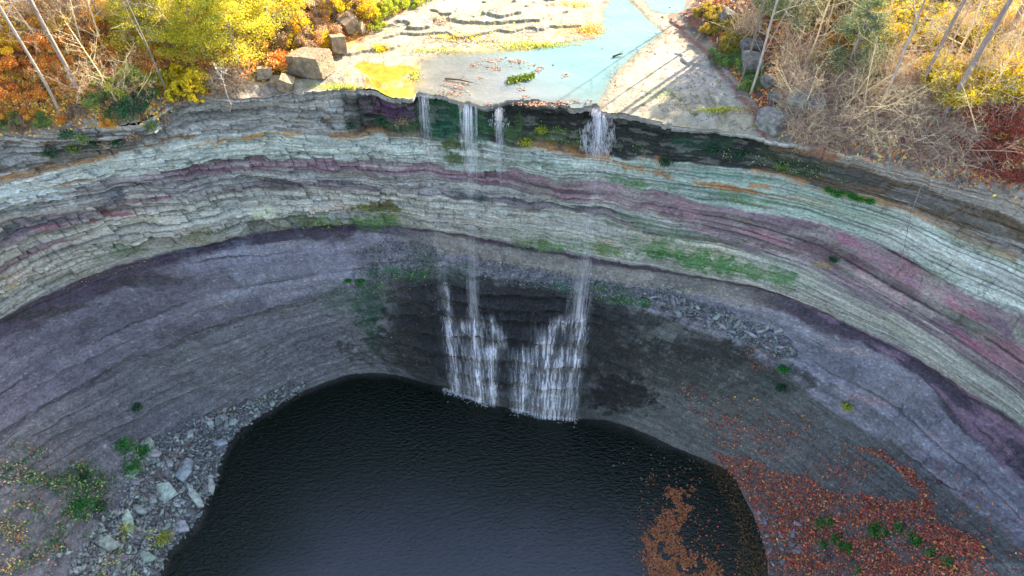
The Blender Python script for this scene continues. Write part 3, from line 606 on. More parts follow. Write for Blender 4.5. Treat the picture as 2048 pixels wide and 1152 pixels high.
place_boulder(585, 146, 36, 22, .9, TAN*.85, "low rounded brown rock wedged between the cube block and the largest tan block", 16, -.3)
place_boulder(532, 158, 36, 24, .9, TAN*1.1, "half buried pale rock beside the bare twiggy bush", 17, .5)
place_boulder(556, 168, 34, 14, .8, TAN, "flat tan rock between the half buried rock and the cube block", 18, .2)
place_boulder(1541, 254, 48, 40, 1.4, GRY*1.15, "round dark grey boulder sitting on the cliff edge below the right bank", 21, .3, tight=.86)
place_boulder(1547, 208, 30, 30, .9, GRY*.8, "squarish dark boulder just above the round grey one", 22, .1, tight=.7, cuts=14)
place_boulder(1588, 228, 46, 52, 1.5, c3(.22, .20, .17), "tall grey brown boulder right of the squarish dark one", 23, -.3, tight=.74, cuts=14)
place_boulder(1534, 175, 30, 24, .8, GRY*.95, "small grey boulder with moss beside it, above the squarish dark one", 24, .5)
place_boulder(1500, 140, 44, 36, 1.4, GRY*.8, "smooth grey boulder half hidden among bare stems on the right bank", 25, .2, tight=.86)
place_boulder(1500, 108, 44, 30, 1.3, GRY*.75, "dark grey rock upslope of the smooth boulder among bare stems", 26, 1.0)
place_boulder(1452, 45, 22, 30, .9, GRY*.9, "pointed grey rock behind orange grass at the top of the right bank", 27, .4)
place_boulder(1620, 222, 50, 34, 1.5, GRY, "broad grey rock under the tangled brush, right of the tall boulder", 28, -.2)

def rock_item(u, v, L, W, T, col, label, group, seed, name="rock_slab", spin=None, tiltn=.25, lift=.35):
    P, N, _ = hit(u, v); sc_ = np.linalg.norm(P-[0, 0, CAMZ])/F_PX
    r = np.random.default_rng(seed); V, F4, F3 = slab_mesh(L*sc_, W*sc_, T*sc_, int(r.integers(4, 7)), seed)
    Nn = N*.6+[0, 0, .55]+tiltn*r.normal(size=3); V = rot_to(V, Nn, r.random()*6.28 if spin is None else spin)
    C = np.clip(np.asarray(col)*(.8+.4*r.random())*(.9+.2*r.random(3)), .02, .6)
    me = mesh_from(name, V, [F4, F3], C); o = link(name, me, M_STONE, None, label, "rock", group)
    o.location = P+np.asarray(N)*T*sc_*lift; return o
PALE = c3(.32, .345, .33); SHALE = c3(.21, .21, .22)
for i, (u, v, L, W, lab) in enumerate([(329, 982, 42, 40, "large flat square slab in the middle of the left shore rubble"), (252, 1042, 50, 18, "long pale brick shaped slab near the lower left plants"),
    (214, 1080, 46, 26, "pale green tinted slab lowest on the left among small stones"), (360, 1052, 34, 28, "tilted pale slab close to the water at lower left"), (388, 992, 44, 15, "broken pale slab lying right at the pool edge, level with the square slab"),
    (366, 940, 52, 26, "long pale slab leaning above the square slab"), (305, 910, 30, 18, "pale slab at the upper end of the rubble beside green plants"), (372, 925, 22, 20, "small bright block on top of the leaning slab"),
    (420, 968, 48, 14, "narrow grey slab sloping into the dark water"), (276, 1020, 30, 14, "thin grey slab just above the brick shaped one"), (290, 1112, 48, 24, "dark grey flat slab at the bottom edge near the pool"), (440, 885, 30, 14, "pale slab on the upper left shore near the red leaves")]):
    rock_item(u, v, L*.95, W*.95, 7, PALE, lab, None, 500+i, spin=None, tiltn=.08, lift=.6)
SH_L = [(140,1152),(170,1090),(240,1010),(262,960),(245,905),(290,880),(340,868),(400,835),(470,812),(540,785),(625,762),(600,790),(540,818),(475,865),(450,905),(436,960),(404,1025),(380,1064),(335,1106),(318,1150)]
for i, (u, v) in enumerate(in_poly(235, SH_L)):
    s_ = 4.5+11*rnd(1)[0]**2.4
    rock_item(u, v, s_*1.5, s_*(.7+.5*random.random()), s_*.4, PALE if random.random() < .6 else SHALE, "grey broken rock lying in the rubble along the left shore of the pool", "broken rocks along the left shore", 700+i, "broken_rock")
TAL = [(1290,588),(1345,590),(1420,612),(1500,640),(1560,665),(1585,690),(1580,725),(1548,715),(1500,688),(1430,660),(1350,630),(1300,612)]
for i, (u, v) in enumerate(in_poly(150, TAL)):
    s_ = 6+14*rnd(1)[0]**2
    rock_item(u, v, s_*1.7, s_*.5, s_*.3, c3(.19, .19, .205) if i % 3 else c3(.29, .29, .30), "thin grey shard of shale lying on the ledge at the right foot of the limestone", "shale shards on the right ledge", 1200+i, "shale_shard", tiltn=.5)
LR = [(1500,1010),(1560,1010),(1600,1050),(1600,1100),(1570,1152),(1535,1152),(1525,1080)]
for i, (u, v) in enumerate(in_poly(26, LR)):
    s_ = 5+9*rnd(1)[0]**2
    rock_item(u, v, s_*1.6, s_*.7, s_*.4, c3(.25, .25, .28), "pale rock in the red leaves by the right shore", "pale rocks on the right shore", 1500+i, "shore_rock", tiltn=.4)
def gravel(name, label, regions, cols, lo, hi_, seed):
    mb = MB(); base, F = np.array([[1,0,0],[-1,0,0],[0,1,0],[0,-1,0],[0,0,1],[0,0,-1]], float), np.array([[0,2,4],[2,1,4],[1,3,4],[3,0,4],[2,0,5],[1,2,5],[3,1,5],[0,3,5]])
    for n, pl in regions:
        p = in_poly(n, pl); P, N = hits(p[:, 0], p[:, 1]); P = P+rng.normal(size=P.shape)*.06*[1, 1, .5]
        sz = lo+(hi_-lo)*rnd(n)**3
        A = rng.normal(size=(n, 3, 3)); A, _ = np.linalg.qr(A); st = sz[:, None]*np.stack([.8+rnd(n), .5+.4*rnd(n), .25+.3*rnd(n)], 1)
        V = np.einsum('ki,ni,nij->nkj', base, st, A)+(P+N*sz[:, None]*.2)[:, None]
        V += rng.normal(size=V.shape)*.12*sz[:, None, None]
        c = np.asarray(cols)[rng.integers(0, len(cols), n)]*(.7+.6*rnd(n, 1))
        mb.add(V.reshape(-1, 3), (np.arange(n)[:, None, None]*6+F).reshape(-1, 3), np.repeat(c, 6, 0))
    return link(name, mb.mesh(name), M_STONE, None, label, "gravel", kind="stuff")
gravel("shore_gravel", "small broken stones filling the gaps of the left shore rubble", [(9000, SH_L), (900, [(60,1152),(200,1000),(260,900),(420,820),(560,775),(640,755),(600,800),(400,1000),(300,1152)])], [PALE, SHALE, SHALE*.8, PALE*.8], .03, .20, 1)
gravel("shale_scree", "loose shale fragments spread over the ledge under the limestone", [(3600, TAL), (2600, [(720,500),(780,478),(860,486),(890,520),(840,545),(770,560),(720,548)]), (2600, [(950,515),(1060,535),(1180,556),(1290,585),(1280,605),(1180,590),(1080,578),(970,558)]), (900, [(1200,560),(1350,575),(1400,610),(1300,600)])],
       [c3(.24, .24, .25), c3(.15, .15, .16), c3(.30, .30, .30), c3(.13, .13, .14)], .025, .085, 2)
gravel("slope_pebbles", "pale specks of stone scattered over the dark shale slopes", [(900, [(0,700),(400,640),(700,600),(690,740),(450,850),(200,1000),(0,1000)]), (700, [(1250,700),(1500,720),(1800,900),(2048,1050),(2048,1152),(1560,1000),(1300,850)]), (200, [(700,560),(880,560),(880,760),(700,740)])], [c3(.3, .3, .33), c3(.2, .2, .22)], .02, .06, 3)

# ---- fallen leaves
RED = [c3(.66, .13, .07), c3(.52, .08, .06), c3(.72, .21, .09), c3(.34, .07, .06), c3(.74, .34, .16), c3(.48, .14, .13), c3(.30, .13, .10)]
mb = MB()
for n, pl in [(23000, [(1420,905),(1500,915),(1560,945),(1620,955),(1660,985),(1720,985),(1790,1005),(1850,1000),(1890,1045),(1960,1085),(1985,1152),(1540,1152),(1520,1060),(1490,985)]),
              (1500, [(1690,888),(1730,893),(1790,915),(1850,965),(1872,1010),(1850,1025),(1838,985),(1790,935),(1740,905),(1690,895)]),
              (1900, [(1400,830),(1600,840),(1760,930),(1700,980),(1560,930),(1440,900)]), (1000, [(1350,760),(1500,790),(1650,830),(1600,900),(1400,880)]), (700, [(1850,920),(2048,1020),(2048,1152),(1980,1152),(1900,1040)]), (120, [(1480,680),(1560,710),(1570,760),(1500,740)]),
              (260, [(380,850),(480,790),(500,800),(420,850),(300,1000),(260,1010)]), (300, [(0,880),(150,880),(200,1000),(100,1152),(0,1152)])]:
    p = in_poly(n, pl)
    if n in (1900, 1000, 700, 1500): cl = vnoise(p[:, 0]/26+3, p[:, 1]/9+p[:, 0]/30, seed=9) > .50; p = p[cl | (rnd(len(p)) < .12)]
    if n == 23000: cl = fbm(p[:, 0]/55, p[:, 1]/26, oct=4, seed=19) + .10*((p[:, 1] < 1010)) > .42; p = p[cl | (rnd(len(p)) < .3)]
    P, N = hits(p[:, 0], p[:, 1]); P = P+rng.normal(size=P.shape)*[.07, .07, .04]+N*(.03+.07*rnd(len(P), 1))
    leaves(mb, P, .06+.07*rnd(len(P)), RED)
    Y = P[rnd(len(P)) < .012]; leaves(mb, Y+[0, 0, .04], .13, [c3(.6, .38, .05)])
link("leaf_litter", mb.mesh("leaf_litter"), M_LITTER, None, "red brown fallen leaves drifted over the lower right slope", "leaves", kind="stuff")
mb = MB()
for n, pl, cs in [(5200, [(1335,965),(1385,975),(1392,1000),(1370,1040),(1350,1062),(1372,1100),(1430,1125),(1470,1170),(1320,1180),(1288,1120),(1280,1085),(1312,1050),(1330,1005)], [c3(.36, .10, .05), c3(.46, .17, .08), c3(.24, .08, .04)]+[c3(.30, .11, .04)]*2),
              (1000, [(1390,905),(1470,950),(1500,1040),(1532,1110),(1535,1160),(1480,1160),(1470,1040),(1440,980)], [c3(.10, .06, .02), c3(.16, .07, .03), c3(.05, .045, .02)]), (60, [(1200,880),(1400,900),(1400,1060),(1280,1000)], [c3(.2, .17, .14)]),
              (260, [(1290,940),(1400,940),(1450,1060),(1500,1152),(1270,1152),(1260,1060)], RED[:2]+[c3(.26, .11, .03)]*3)]:
    p = in_poly(n, pl); xy = on_z(p[:, 0], p[:, 1], ZW)+rng.normal(size=(n, 2))*np.where(rnd(n, 1) < .93, .12, .5); kk = fbm(xy[:, 0]*1.6, xy[:, 1]*1.6, oct=3, seed=61) > (.38 if n > 2000 else .1); xy = xy[kk]; n = len(xy); leaves(mb, np.c_[xy, np.full(n, ZW+.015)+.01*rnd(n)], .11, cs, flat=.93)
link("floating_leaves", mb.mesh("floating_leaves"), M_LITTER, None, "brown leaves floating in a raft near the right shore of the pool", "leaves", kind="stuff")
mb = MB()
for (u, v, ru, rv, n) in [(985,120,18,5,60),(1030,122,16,5,70),(950,130,10,5,30),(990,136,12,5,45),(1080,138,10,6,40),(1130,150,10,5,30),(965,155,8,3,20),(915,170,22,6,80),(905,185,30,6,70),(1045,180,8,4,24),(1050,192,10,4,24),(975,208,8,4,20),(1060,130,30,8,40),(1150,202,30,5,60),(1080,208,50,4,160),(1210,95,6,4,6),(1300,100,10,20,60),(1230,160,6,20,50),(1350,60,30,30,200),(1400,150,60,40,260)]:
    n = n*3//5; p = np.c_[u+rng.normal(size=n)*ru*.6, v+rng.normal(size=n)*rv*.6]; xy = on_z(p[:, 0], p[:, 1], .06); z = terrain(xy[:, 0], xy[:, 1])[0]
    leaves(mb, np.c_[xy, np.maximum(z, .045)+.015], .12, [c3(.34, .14, .10), c3(.28, .10, .08), c3(.22, .12, .08), c3(.4, .25, .15)], flat=.9)
link("creek_leaves", mb.mesh("creek_leaves"), M_LITTER, None, "reddish leaves caught in clumps on the creek surface and shelf", "leaves", kind="stuff")

# ---- waterfalls
mw = bpy.data.materials.new("falling_water"); mw.use_nodes = True; nn_ = mw.node_tree.nodes; pr = nn_["Principled BSDF"]
pr.inputs["Base Color"].default_value = (.88, .85, .92, 1); pr.inputs["Roughness"].default_value = .35
at = nn_.new("ShaderNodeAttribute"); at.attribute_name = "tint"; mw.node_tree.links.new(at.outputs["Alpha"], pr.inputs["Alpha"])
def streak(mb, P0, P1, r, a=.5):
    P0 = np.asarray(P0); P1 = np.asarray(P1)
    mb.tube(np.stack([P0, (P0+P1)/2, P1]), np.array([r*.3, r, r*.3]), [1, 1, 1, a], 3)
AMT = {1: .6, 2: .8, 3: .8, 4: .9}
def free_fall(name, label, starts, lands, n, dens, spread, seed):
    r = np.random.default_rng(seed); mb = MB()
    for i in range(n):
        t = r.random(); k = t*(len(starts)-1); j = int(min(k, len(starts)-2)); f = k-j
        us, vs = np.array(starts[j])*(1-f)+np.array(starts[j+1])*f
        xy = on_z(us, vs, 0.0); P0 = np.array([xy[0], xy[1]-.12, .02])
        k = t*(len(lands)-1); j = int(min(k, len(lands)-2)); f = k-j
        ul, vl = np.array(lands[j])*(1-f)+np.array(lands[j+1])*f
        P1 = hit(ul, vl)[0]
        q = np.interp(r.random(), dens[0], dens[1]); ln = (.25+1.1*q)*(.4+r.random())/abs(P1[2]-P0[2])
        wob = r.normal(size=2)*spread*(.15+q**.6)
        def at_(q): 
            h = math.sqrt(max(q, 0)); z = P0[2]+(P1[2]-P0[2])*q
            return np.array([P0[0]+(P1[0]-P0[0])*q+wob[0], P0[1]+(P1[1]-P0[1])*(.25*q+.75*h)+wob[1]*.6-.1*q, z])
        streak(mb, at_(q), at_(min(q+ln, 1.0)), (.004+.006*r.random()**2)*(1+.8*q), (.14+.26*r.random())*(1-.8*ss(.15,.35,q)+.5*ss(.7,.95,q)))
    tt = np.linspace(0, 1, 70); qq = np.linspace(0, 1 if seed != 3 else .55, 130)
    su = np.array([np.interp(tt, np.linspace(0, 1, len(starts)), [p[k] for p in starts]) for k in (0, 1)]); P0 = on_z(su[0], su[1], 0.); P0 = gsmooth(P0[:, 0], 3), gsmooth(P0[:, 1], 3)
    L1 = np.array([hit(*p)[0] for p in lands]); e = [np.interp(tt, [0, 1], [L1[0][k], L1[-1][k]]) for k in range(3)]
    for lay in range(3):
        T, Q_ = np.meshgrid(tt, qq); h = np.sqrt(Q_); w_ = (T-.5)*spread*2.6*(.2+Q_**.6)
        G = np.stack([P0[0][None]+(e[0]-P0[0])[None]*Q_+w_, P0[1][None]+(e[1]-P0[1])[None]*(.25*Q_+.75*h)-.12-.10*lay*h+.1*(fbm(T*5, Q_*3, oct=2, seed=lay+seed)-.5), .02+(e[2][None]-.02)*Q_], -1)
        st_ = fbm(T*24+lay*5, Q_*3.0, oct=3, seed=seed*3+lay); fine = vnoise(T*70, Q_*40, seed=seed+lay)
        a_ = (.60*(1-ss(.0, .18, Q_)) + .085 + .20*ss(.6, 1, Q_))*np.exp(-((T-.5)/.30)**2)*ss(.45, .75, st_)*(.5+fine)*(1-ss(.92, 1, Q_)*.3)*ss(0, .01, Q_)
        grid_add(mb, G, np.clip(a_, 0, 1)*AMT.get(seed, 1))
    return link(name, mb.mesh(name, True), mw, None, label, "waterfall", "streams of water dropping from the lip")
def grid_add(mb, G, A):
    a_, b_ = A.shape; mb.add(G.reshape(-1, 3), grid_faces(a_, b_), np.concatenate([np.ones((a_*b_, 3)), A.reshape(-1, 1)], 1))
_ff = free_fall
def free_fall(name, label, starts, lands, n, dens, spread, seed):
    o = _ff(name, label, starts, lands, n, dens, spread, seed)
    return o
# dens: cumulative sampling of height fraction
free_fall("falling_stream", "thin leftmost veil of water dropping from the mossy lip", [(838,184),(848,188),(858,190)], [(885,636),(900,640)], 330, ([0,.4,.62,1],[0,.22,.7,1]), .16, 1)
free_fall("falling_stream", "fine curtain of water falling beside the green wall, second from the left", [(918,202),(935,205),(955,209)], [(940,630),(952,632)], 650, ([0,.4,.62,1],[0,.2,.6,1]), .13, 2)
free_fall("falling_stream", "short small trickle dropping between the curtain and the jutting lip rock", [(990,214),(998,212),(1004,210)], [(1000,500),(1010,505)], 320, ([0,.9,1],[0,.28,.8]), .07, 3)
free_fall("falling_stream", "brightest rightmost stream of white water spilling off the lip", [(1192,211),(1198,212),(1206,216)], [(1140,630),(1168,632)], 600, ([0,.4,.62,1],[0,.16,.65,1]), .24, 4)
mb = MB(); r = np.random.default_rng(5)
for i in range(1700):                                         # white water breaking on the first ledge
    v = 214+90*r.random(); wd = 8+26*ss(225, 262, v)*(1-.25*ss(275, 300, v)); u = 1199-6*ss(230, 280, v)+wd*(r.random()*2-1)
    P, N, _ = hit(u, v); P = P+N*(.10+.25*r.random())+r.normal(size=3)*.04; streak(mb, P, P+[0.02*r.normal(), -.02, -(.08+.3*r.random())], .005+.008*r.random(), .4+.5*r.random())
link("cascade", mb.mesh("cascade", True), mw, None, "white water breaking over the first ledge under the rightmost stream", "waterfall")
mb = MB()
for i in range(260):
    v = 214+36*r.random(); u = 998+r.normal()*(3+6*ss(222, 245, v)); P, N, _ = hit(u, v); P = P+N*(.08+.15*r.random()); streak(mb, P, P+[0, -.01, -(.06+.2*r.random())], .010+.010*r.random(), .4+.4*r.random())
link("cascade", mb.mesh("cascade", True), mw, None, "little burst of white water under the short small trickle", "waterfall")
def uplumb(u0, v0, v): return CX+(u0-CX)*(1850-v)/(1850-v0)
def cascade(label, cols, seed):
    r = np.random.default_rng(seed); mb = MB()
    for (u0, v0, v1, sg, n, a, rad) in cols:
        for i in range(int(n*.5)):
            v = v0+(v1-v0)*r.random(); u = uplumb(u0, v0, v)+r.normal()*sg*.62
            if vnoise(np.array([u/3.2]), np.array([v/40.]), seed=seed)[0] < .22: continue
            dv = 3+14*r.random(); P0, N0, _ = hit(u, v); P1, N1, _ = hit(uplumb(u, v, v+dv), min(v+dv, v1+3))
            if P1[2] > P0[2]: continue
            if np.linalg.norm(P1-P0) > 1.6: continue
            off = .07+.10*r.random(); jj = r.normal(size=3)*.035
            streak(mb, P0+N0*off+jj, P1+N1*off+jj, rad*.42*(.4+r.random()**2*1.4), min(1, a*(.25+.9*r.random()**2)))
    u_lo, u_hi = (868, 1022) if seed == 6 else (1015, 1190); v_lo, v_hi = 560, 845
    uu, vv = np.meshgrid(np.linspace(u_lo, u_hi, 230), np.linspace(v_lo, v_hi, 180)); UU = CX+(uu-CX)*(1850-vv)/(1850-640)
    P, N = hits(UU.ravel(), vv.ravel()); P = P.reshape(uu.shape+(3,)); N = N.reshape(uu.shape+(3,))
    for k in range(3):
        P[..., k] = np.apply_along_axis(gsmooth, 0, np.apply_along_axis(gsmooth, 1, P[..., k], 3), 2)
    A = np.zeros(uu.shape)
    for (u0, v0, v1, sg, n, a, rad) in cols:
        uc0 = CX+(u0-CX)*(1850-640)/(1850-v0); wob = 5*(fbm(vv/40.+u0, vv*0, oct=2, seed=int(u0))-.5)
        vw = vv+22*(fbm(uu/7, vv/60, oct=2, seed=int(v0))-.5); A += a*1.0*np.exp(-((uu-uc0+wob)/(sg*.8))**2)*ss(v0-10, v0+16, vw)*(1-ss(v1-2, v1+12, vw if v1 < 750 else vv))
    st_ = fbm(uu/3.0, vv/26, oct=3, seed=seed); fr_ = vnoise(uu/1.4, vv/3.0, seed=seed+1)
    A = .80*A*(.30+1.35*ss(.35, .75, st_))*(.55+.8*fr_**1.5); z_ok = P[..., 2] > ZW-.05
    off = (.09+.05*fbm(uu/8, vv/10, oct=2, seed=3))[..., None]; grid_add(mb, P+np.array([0, -.75, .65])*off, np.clip(A, 0, .92)*z_ok)
    return link("cascade", mb.mesh("cascade", True), mw, None, label, "waterfall")
cascade("left lower cascade streaming in white columns down the dark rock to the pool",
        [(895,640,782,10,900,.62,.016),(892,560,645,8,200,.3,.013),(946,560,650,8,330,.4,.014),(948,640,800,11,1100,.75,.017),(985,630,700,6,260,.4,.014),(980,690,806,11,800,.65,.017),(940,634,652,42,260,.3,.014),(935,645,795,44,500,.26,.012),(985,690,715,20,120,.35,.012),(1000,655,690,14,100,.3,.012)], 6)
cascade("right lower cascade fanning out over the stepped dark rock above the pool",
        [(1165,628,720,12,380,.5,.015),(1102,640,700,8,260,.6,.015),(1092,676,838,12,600,.55,.015),(1152,700,838,16,600,.42,.015),(1050,690,820,10,350,.4,.013),(1072,690,832,9,300,.3,.013),(1118,690,838,24,700,.38,.013),(1120,632,650,14,180,.5,.014),(1148,628,645,18,120,.4,.014),(1160,560,640,12,140,.25,.013),(1040,700,826,26,300,.26,.012),(1105,650,835,46,300,.16,.012),(1140,700,722,28,140,.3,.012),(1145,640,700,16,100,.2,.012)], 7)
mb = MB()
for seg in ([(885,778),(975,806)], [(1022,816),(1150,838)]):
    for i in range(420):
        t = r.random(); u = seg[0][0]+(seg[1][0]-seg[0][0])*t; v = seg[0][1]+(seg[1][1]-seg[0][1])*t+abs(r.normal())**1.5*3.0
        x, y = on_z(u, v, ZW); P = np.array([x, y, ZW+.02+.12*r.random()**2]); streak(mb, P, P+r.normal(size=3)*[.08, .08, .03], .012+.01*r.random(), .5)
link("foam", mb.mesh("foam", True), mw, None, "line of white splash where the cascades meet the pool", "foam", kind="stuff")

# ---- plants
BARK, BARK2, BARKD = c3(.34, .27, .25), c3(.44, .36, .32), c3(.20, .16, .15)
def limb(mb, P, D, L, R, lev, r, tips, col, up=.15, kink=.22, nb=5, sides=5):
    n = max(3, int(6-lev)); pts_ = [P]; d = D/np.linalg.norm(D)
    for i in range(n):
        d = d+r.normal(size=3)*kink*(.6+.2*lev)*.6+np.array([0, 0, up*.3]); d /= np.linalg.norm(d); pts_.append(pts_[-1]+d*L/n)
    pts_ = np.array(pts_); rad = R*np.linspace(1, .35 if lev else .4, n+1)
    mb.tube(pts_, rad, np.asarray(col)*(.8+.4*r.random()), max(3, sides-lev))
    tips.append(pts_[-1]); tips.append(pts_[-2])
    return pts_, rad
def grow(mbt, mbb, H, R, r, col, levels=3, lo=.3, spread=.9, nb=9, up=.25, kink=.18, lean=(0, 0)):
    tips = []; tr, rad = limb(mbt, np.array([0, 0, -.4]), np.array([lean[0], lean[1], 1.0]), H, R, 0, r, [], col, up=.5, kink=.10, sides=7)
    def rec(ptsx, radx, L, lev):
        if lev > levels: return
        k = nb if lev == 1 else (5 if lev == 2 else 4)
        for i in range(k):
            t = (lo+(1-lo)*(i+r.random())/k) if lev == 1 else .25+.75*r.random(); f = t*(len(ptsx)-1); j = int(min(f, len(ptsx)-2)); q = f-j
            P = ptsx[j]*(1-q)+ptsx[j+1]*q; d0 = ptsx[j+1]-ptsx[j]; d0 /= np.linalg.norm(d0)
            a = r.normal(size=3); a -= d0*a.dot(d0); a /= np.linalg.norm(a); d = d0*(.55 if lev > 1 else .45)+a*spread
            Lb = L*(.5+.6*r.random())*(1-.45*t if lev == 1 else 1)
            pb, rb = limb(mbb, P, d, Lb, max(radx[j]*.45, .006), lev, r, tips, col, up=up, kink=kink)
            rec(pb, rb, Lb*.55, lev+1)
    rec(tr, rad, H*.42, 1)
    return np.array(tips)
def bare_tree_meshes(seed, H=10, R=.14, col=BARK, levels=3, leafcols=None, nleaf=0, **kw):
    r = np.random.default_rng(seed); a, b = MB(), MB(); tips = grow(a, b, H, R, r, col, levels, **kw)
    lf = None
    if leafcols is not None:
        l = MB(); P = tips[r.integers(0, len(tips), nleaf)]+r.normal(size=(nleaf, 3))*.22; leaves(l, P, .11, leafcols); lf = l.mesh("leaves")
    return a.mesh("trunk", True), b.mesh("branches", True), lf
def clump(n, R, cols, size=.08, seed=0, holes=.5, shape=(1, 1, .8), stems=8, scol=BARKD, lumps=17, hang=0):
    """leafy shrub: lumps of leaves round a few stems"""
    r = np.random.default_rng(seed); st = MB(); lf = MB(); cen = []
    for i in range(lumps):
        a = r.random()*6.28; rr = R*math.sqrt(r.random())*.8; z = R*shape[2]*(.35+.9*r.random()*(1-.5*rr/R)); cen.append([rr*math.cos(a)*shape[0], rr*math.sin(a)*shape[1], z])
    cen = np.array(cen)
    for c in cen[:max(stems, lumps)]:
        m = c*.5*[.6, .6, 1]+r.normal(size=3)*.08*R; st.tube(np.array([[r.normal()*.06, r.normal()*.06, -.25], m, c]), [.03*R+.01, .02*R+.006, .006], scol, 4)
        for q in range(5): st.tube(np.array([m+(c-m)*.3*q/2, c+r.normal(size=3)*.3*R]), [.01, .004], scol, 3)
    per = n//lumps
    for c in cen:
        p = r.normal(size=(per, 3)); p /= np.linalg.norm(p, axis=1, keepdims=True); p *= (r.random((per, 1))**.45)*R*(.20+.22*r.random())*[1, 1, .8]
        kk = fbm(p[:, 0]*3/R+c[0], p[:, 1]*3/R, p[:, 2]*3/R, 2, seed=seed) > holes*.9-.02
        base = np.asarray(cols)[r.integers(0, len(cols), 3)]
        leaves(lf, p[kk]+c, size, base)
    return st.mesh("stems"), lf.mesh("foliage")
def cedar(n, H, R, cols, seed):
    r = np.random.default_rng(seed); st = MB(); lf = MB(); st.tube(np.array([[0, 0, -.5], [.05, .02, H*.5], [0, 0, H*.97]]), [.11, .07, .02], BARK2, 6)
    for i in range(80):
        t = .12+.86*r.random(); a = r.random()*6.28; L = R*(1.05-t)**.7*(.6+.5*r.random()); P0 = np.array([0, 0, H*t]); P1 = P0+[L*math.cos(a), L*math.sin(a), .25*L]
        st.tube(np.stack([P0, (P0+P1)/2+[0, 0, .08], P1]), [.03, .02, .006], BARK, 4); m = n//80
        q = r.random((m, 1))**.7; p = P0+(P1-P0)*(.25+.85*q)+r.normal(size=(m, 3))*[.17, .17, .09]*(.5+.5*L)
        leaves(lf, p, .085, np.asarray(cols)[r.integers(0, len(cols), 2)], aspect=.4)
    return st.mesh("trunk", True), lf.mesh("crown")
def brush(n, R, H, cols, seed, curl=.5, flatten=1.0, thick=.008):
    """tangle of thin bare stems"""
    r = np.random.default_rng(seed); mb = MB()
    for i in range(n):
        a = r.random()*6.28; rr = R*r.random()**.6*.5; P = np.array([rr*math.cos(a), rr*math.sin(a), -.1+.3*r.random()*H]); d = np.array([math.cos(a)*curl*(.5+r.random()), math.sin(a)*curl*(.5+r.random()), .25+r.random()*flatten]); d /= np.linalg.norm(d)
        L = (.5+.7*r.random())*max(R, H); p = [P]
        for k in range(5): d = d+r.normal(size=3)*.28+np.array([0, 0, -.10*curl]); d /= np.linalg.norm(d); p.append(p[-1]+d*L/5)
        p = np.array(p); c = np.asarray(cols)[r.integers(0, len(cols))]*(.7+.6*r.random()); mb.tube(p, np.linspace(1, .3, 6)*thick*(.7+.8*r.random()), c, 3)
        for b in range(3):
            j = r.integers(1, 5); e = p[j]+r.normal(size=3)*.22*L; mb.tube(np.stack([p[j], (p[j]+e)/2+r.normal(size=3)*.03*L, e]), [thick*.6, thick*.45, thick*.25], c, 3)
    return mb.mesh("stems")
def thing(name, parts, P, label, cat, group=None, scale=1.0, rz=None, tilt=(0, 0)):
    root = bpy.data.objects.new(name, None); COL.objects.link(root); root.empty_display_size = .3
    root.location = P; root.rotation_euler = (tilt[0], tilt[1], random.random()*6.28 if rz is None else rz); root.scale = (scale,)*3 if np.isscalar(scale) else scale
    for pn_, me_, mt in parts:
        if me_ is None: continue
        o = bpy.data.objects.new(pn_, me_); COL.objects.link(o); o.parent = root
        if not me_.materials: me_.materials.append(mt)
    return tag(root, label, cat, group)
YEL = [c3(.80, .60, .03), c3(.85, .68, .06), c3(.68, .54, .04), c3(.75, .42, .03)]
YGR = [c3(.46, .50, .06), c3(.56, .55, .08), c3(.32, .40, .07), c3(.62, .56, .10)]
GRN = [c3(.16, .30, .08), c3(.24, .38, .10), c3(.12, .22, .07), c3(.34, .42, .12)]
DGR = [c3(.04, .14, .07), c3(.03, .10, .05), c3(.07, .18, .08)]
ORG = [c3(.85, .40, .08), c3(.78, .28, .08), c3(.88, .58, .10), c3(.66, .22, .09), c3(.85, .62, .14)]
RDD = [c3(.50, .14, .10), c3(.60, .20, .12), c3(.38, .10, .09)]
BRN = [c3(.50, .34, .22), c3(.36, .25, .19), c3(.62, .46, .30)]
CED = [c3(.55, .54, .05), c3(.70, .62, .07), c3(.34, .38, .08), c3(.76, .64, .08)]
CEG = [c3(.18, .25, .12), c3(.25, .30, .14), c3(.13, .19, .12), c3(.3, .3, .16)]
K = {}
def kind(key, fn):
    if key not in K: K[key] = fn()
    return K[key]
def shrub(u, v, R, key, cols, label, group=None, n=3600, size=.085, shape=(1, 1, .8), name="shrub", cat="shrub", var=2, top=True, holes=.5):
    i = random.randrange(var); st, lf = kind((key, i), lambda: clump(int(n*1.8), 1.0, cols, size*.9, len(K)*13+7, holes, shape))
    P = hit_top(u, v) if top else hit(u, v)[0]
    return thing(name, [("stems", st, M_BARK), ("foliage", lf, M_LEAF)], P-[0, 0, .1], label, cat, group, R*(.85+.3*random.random()))
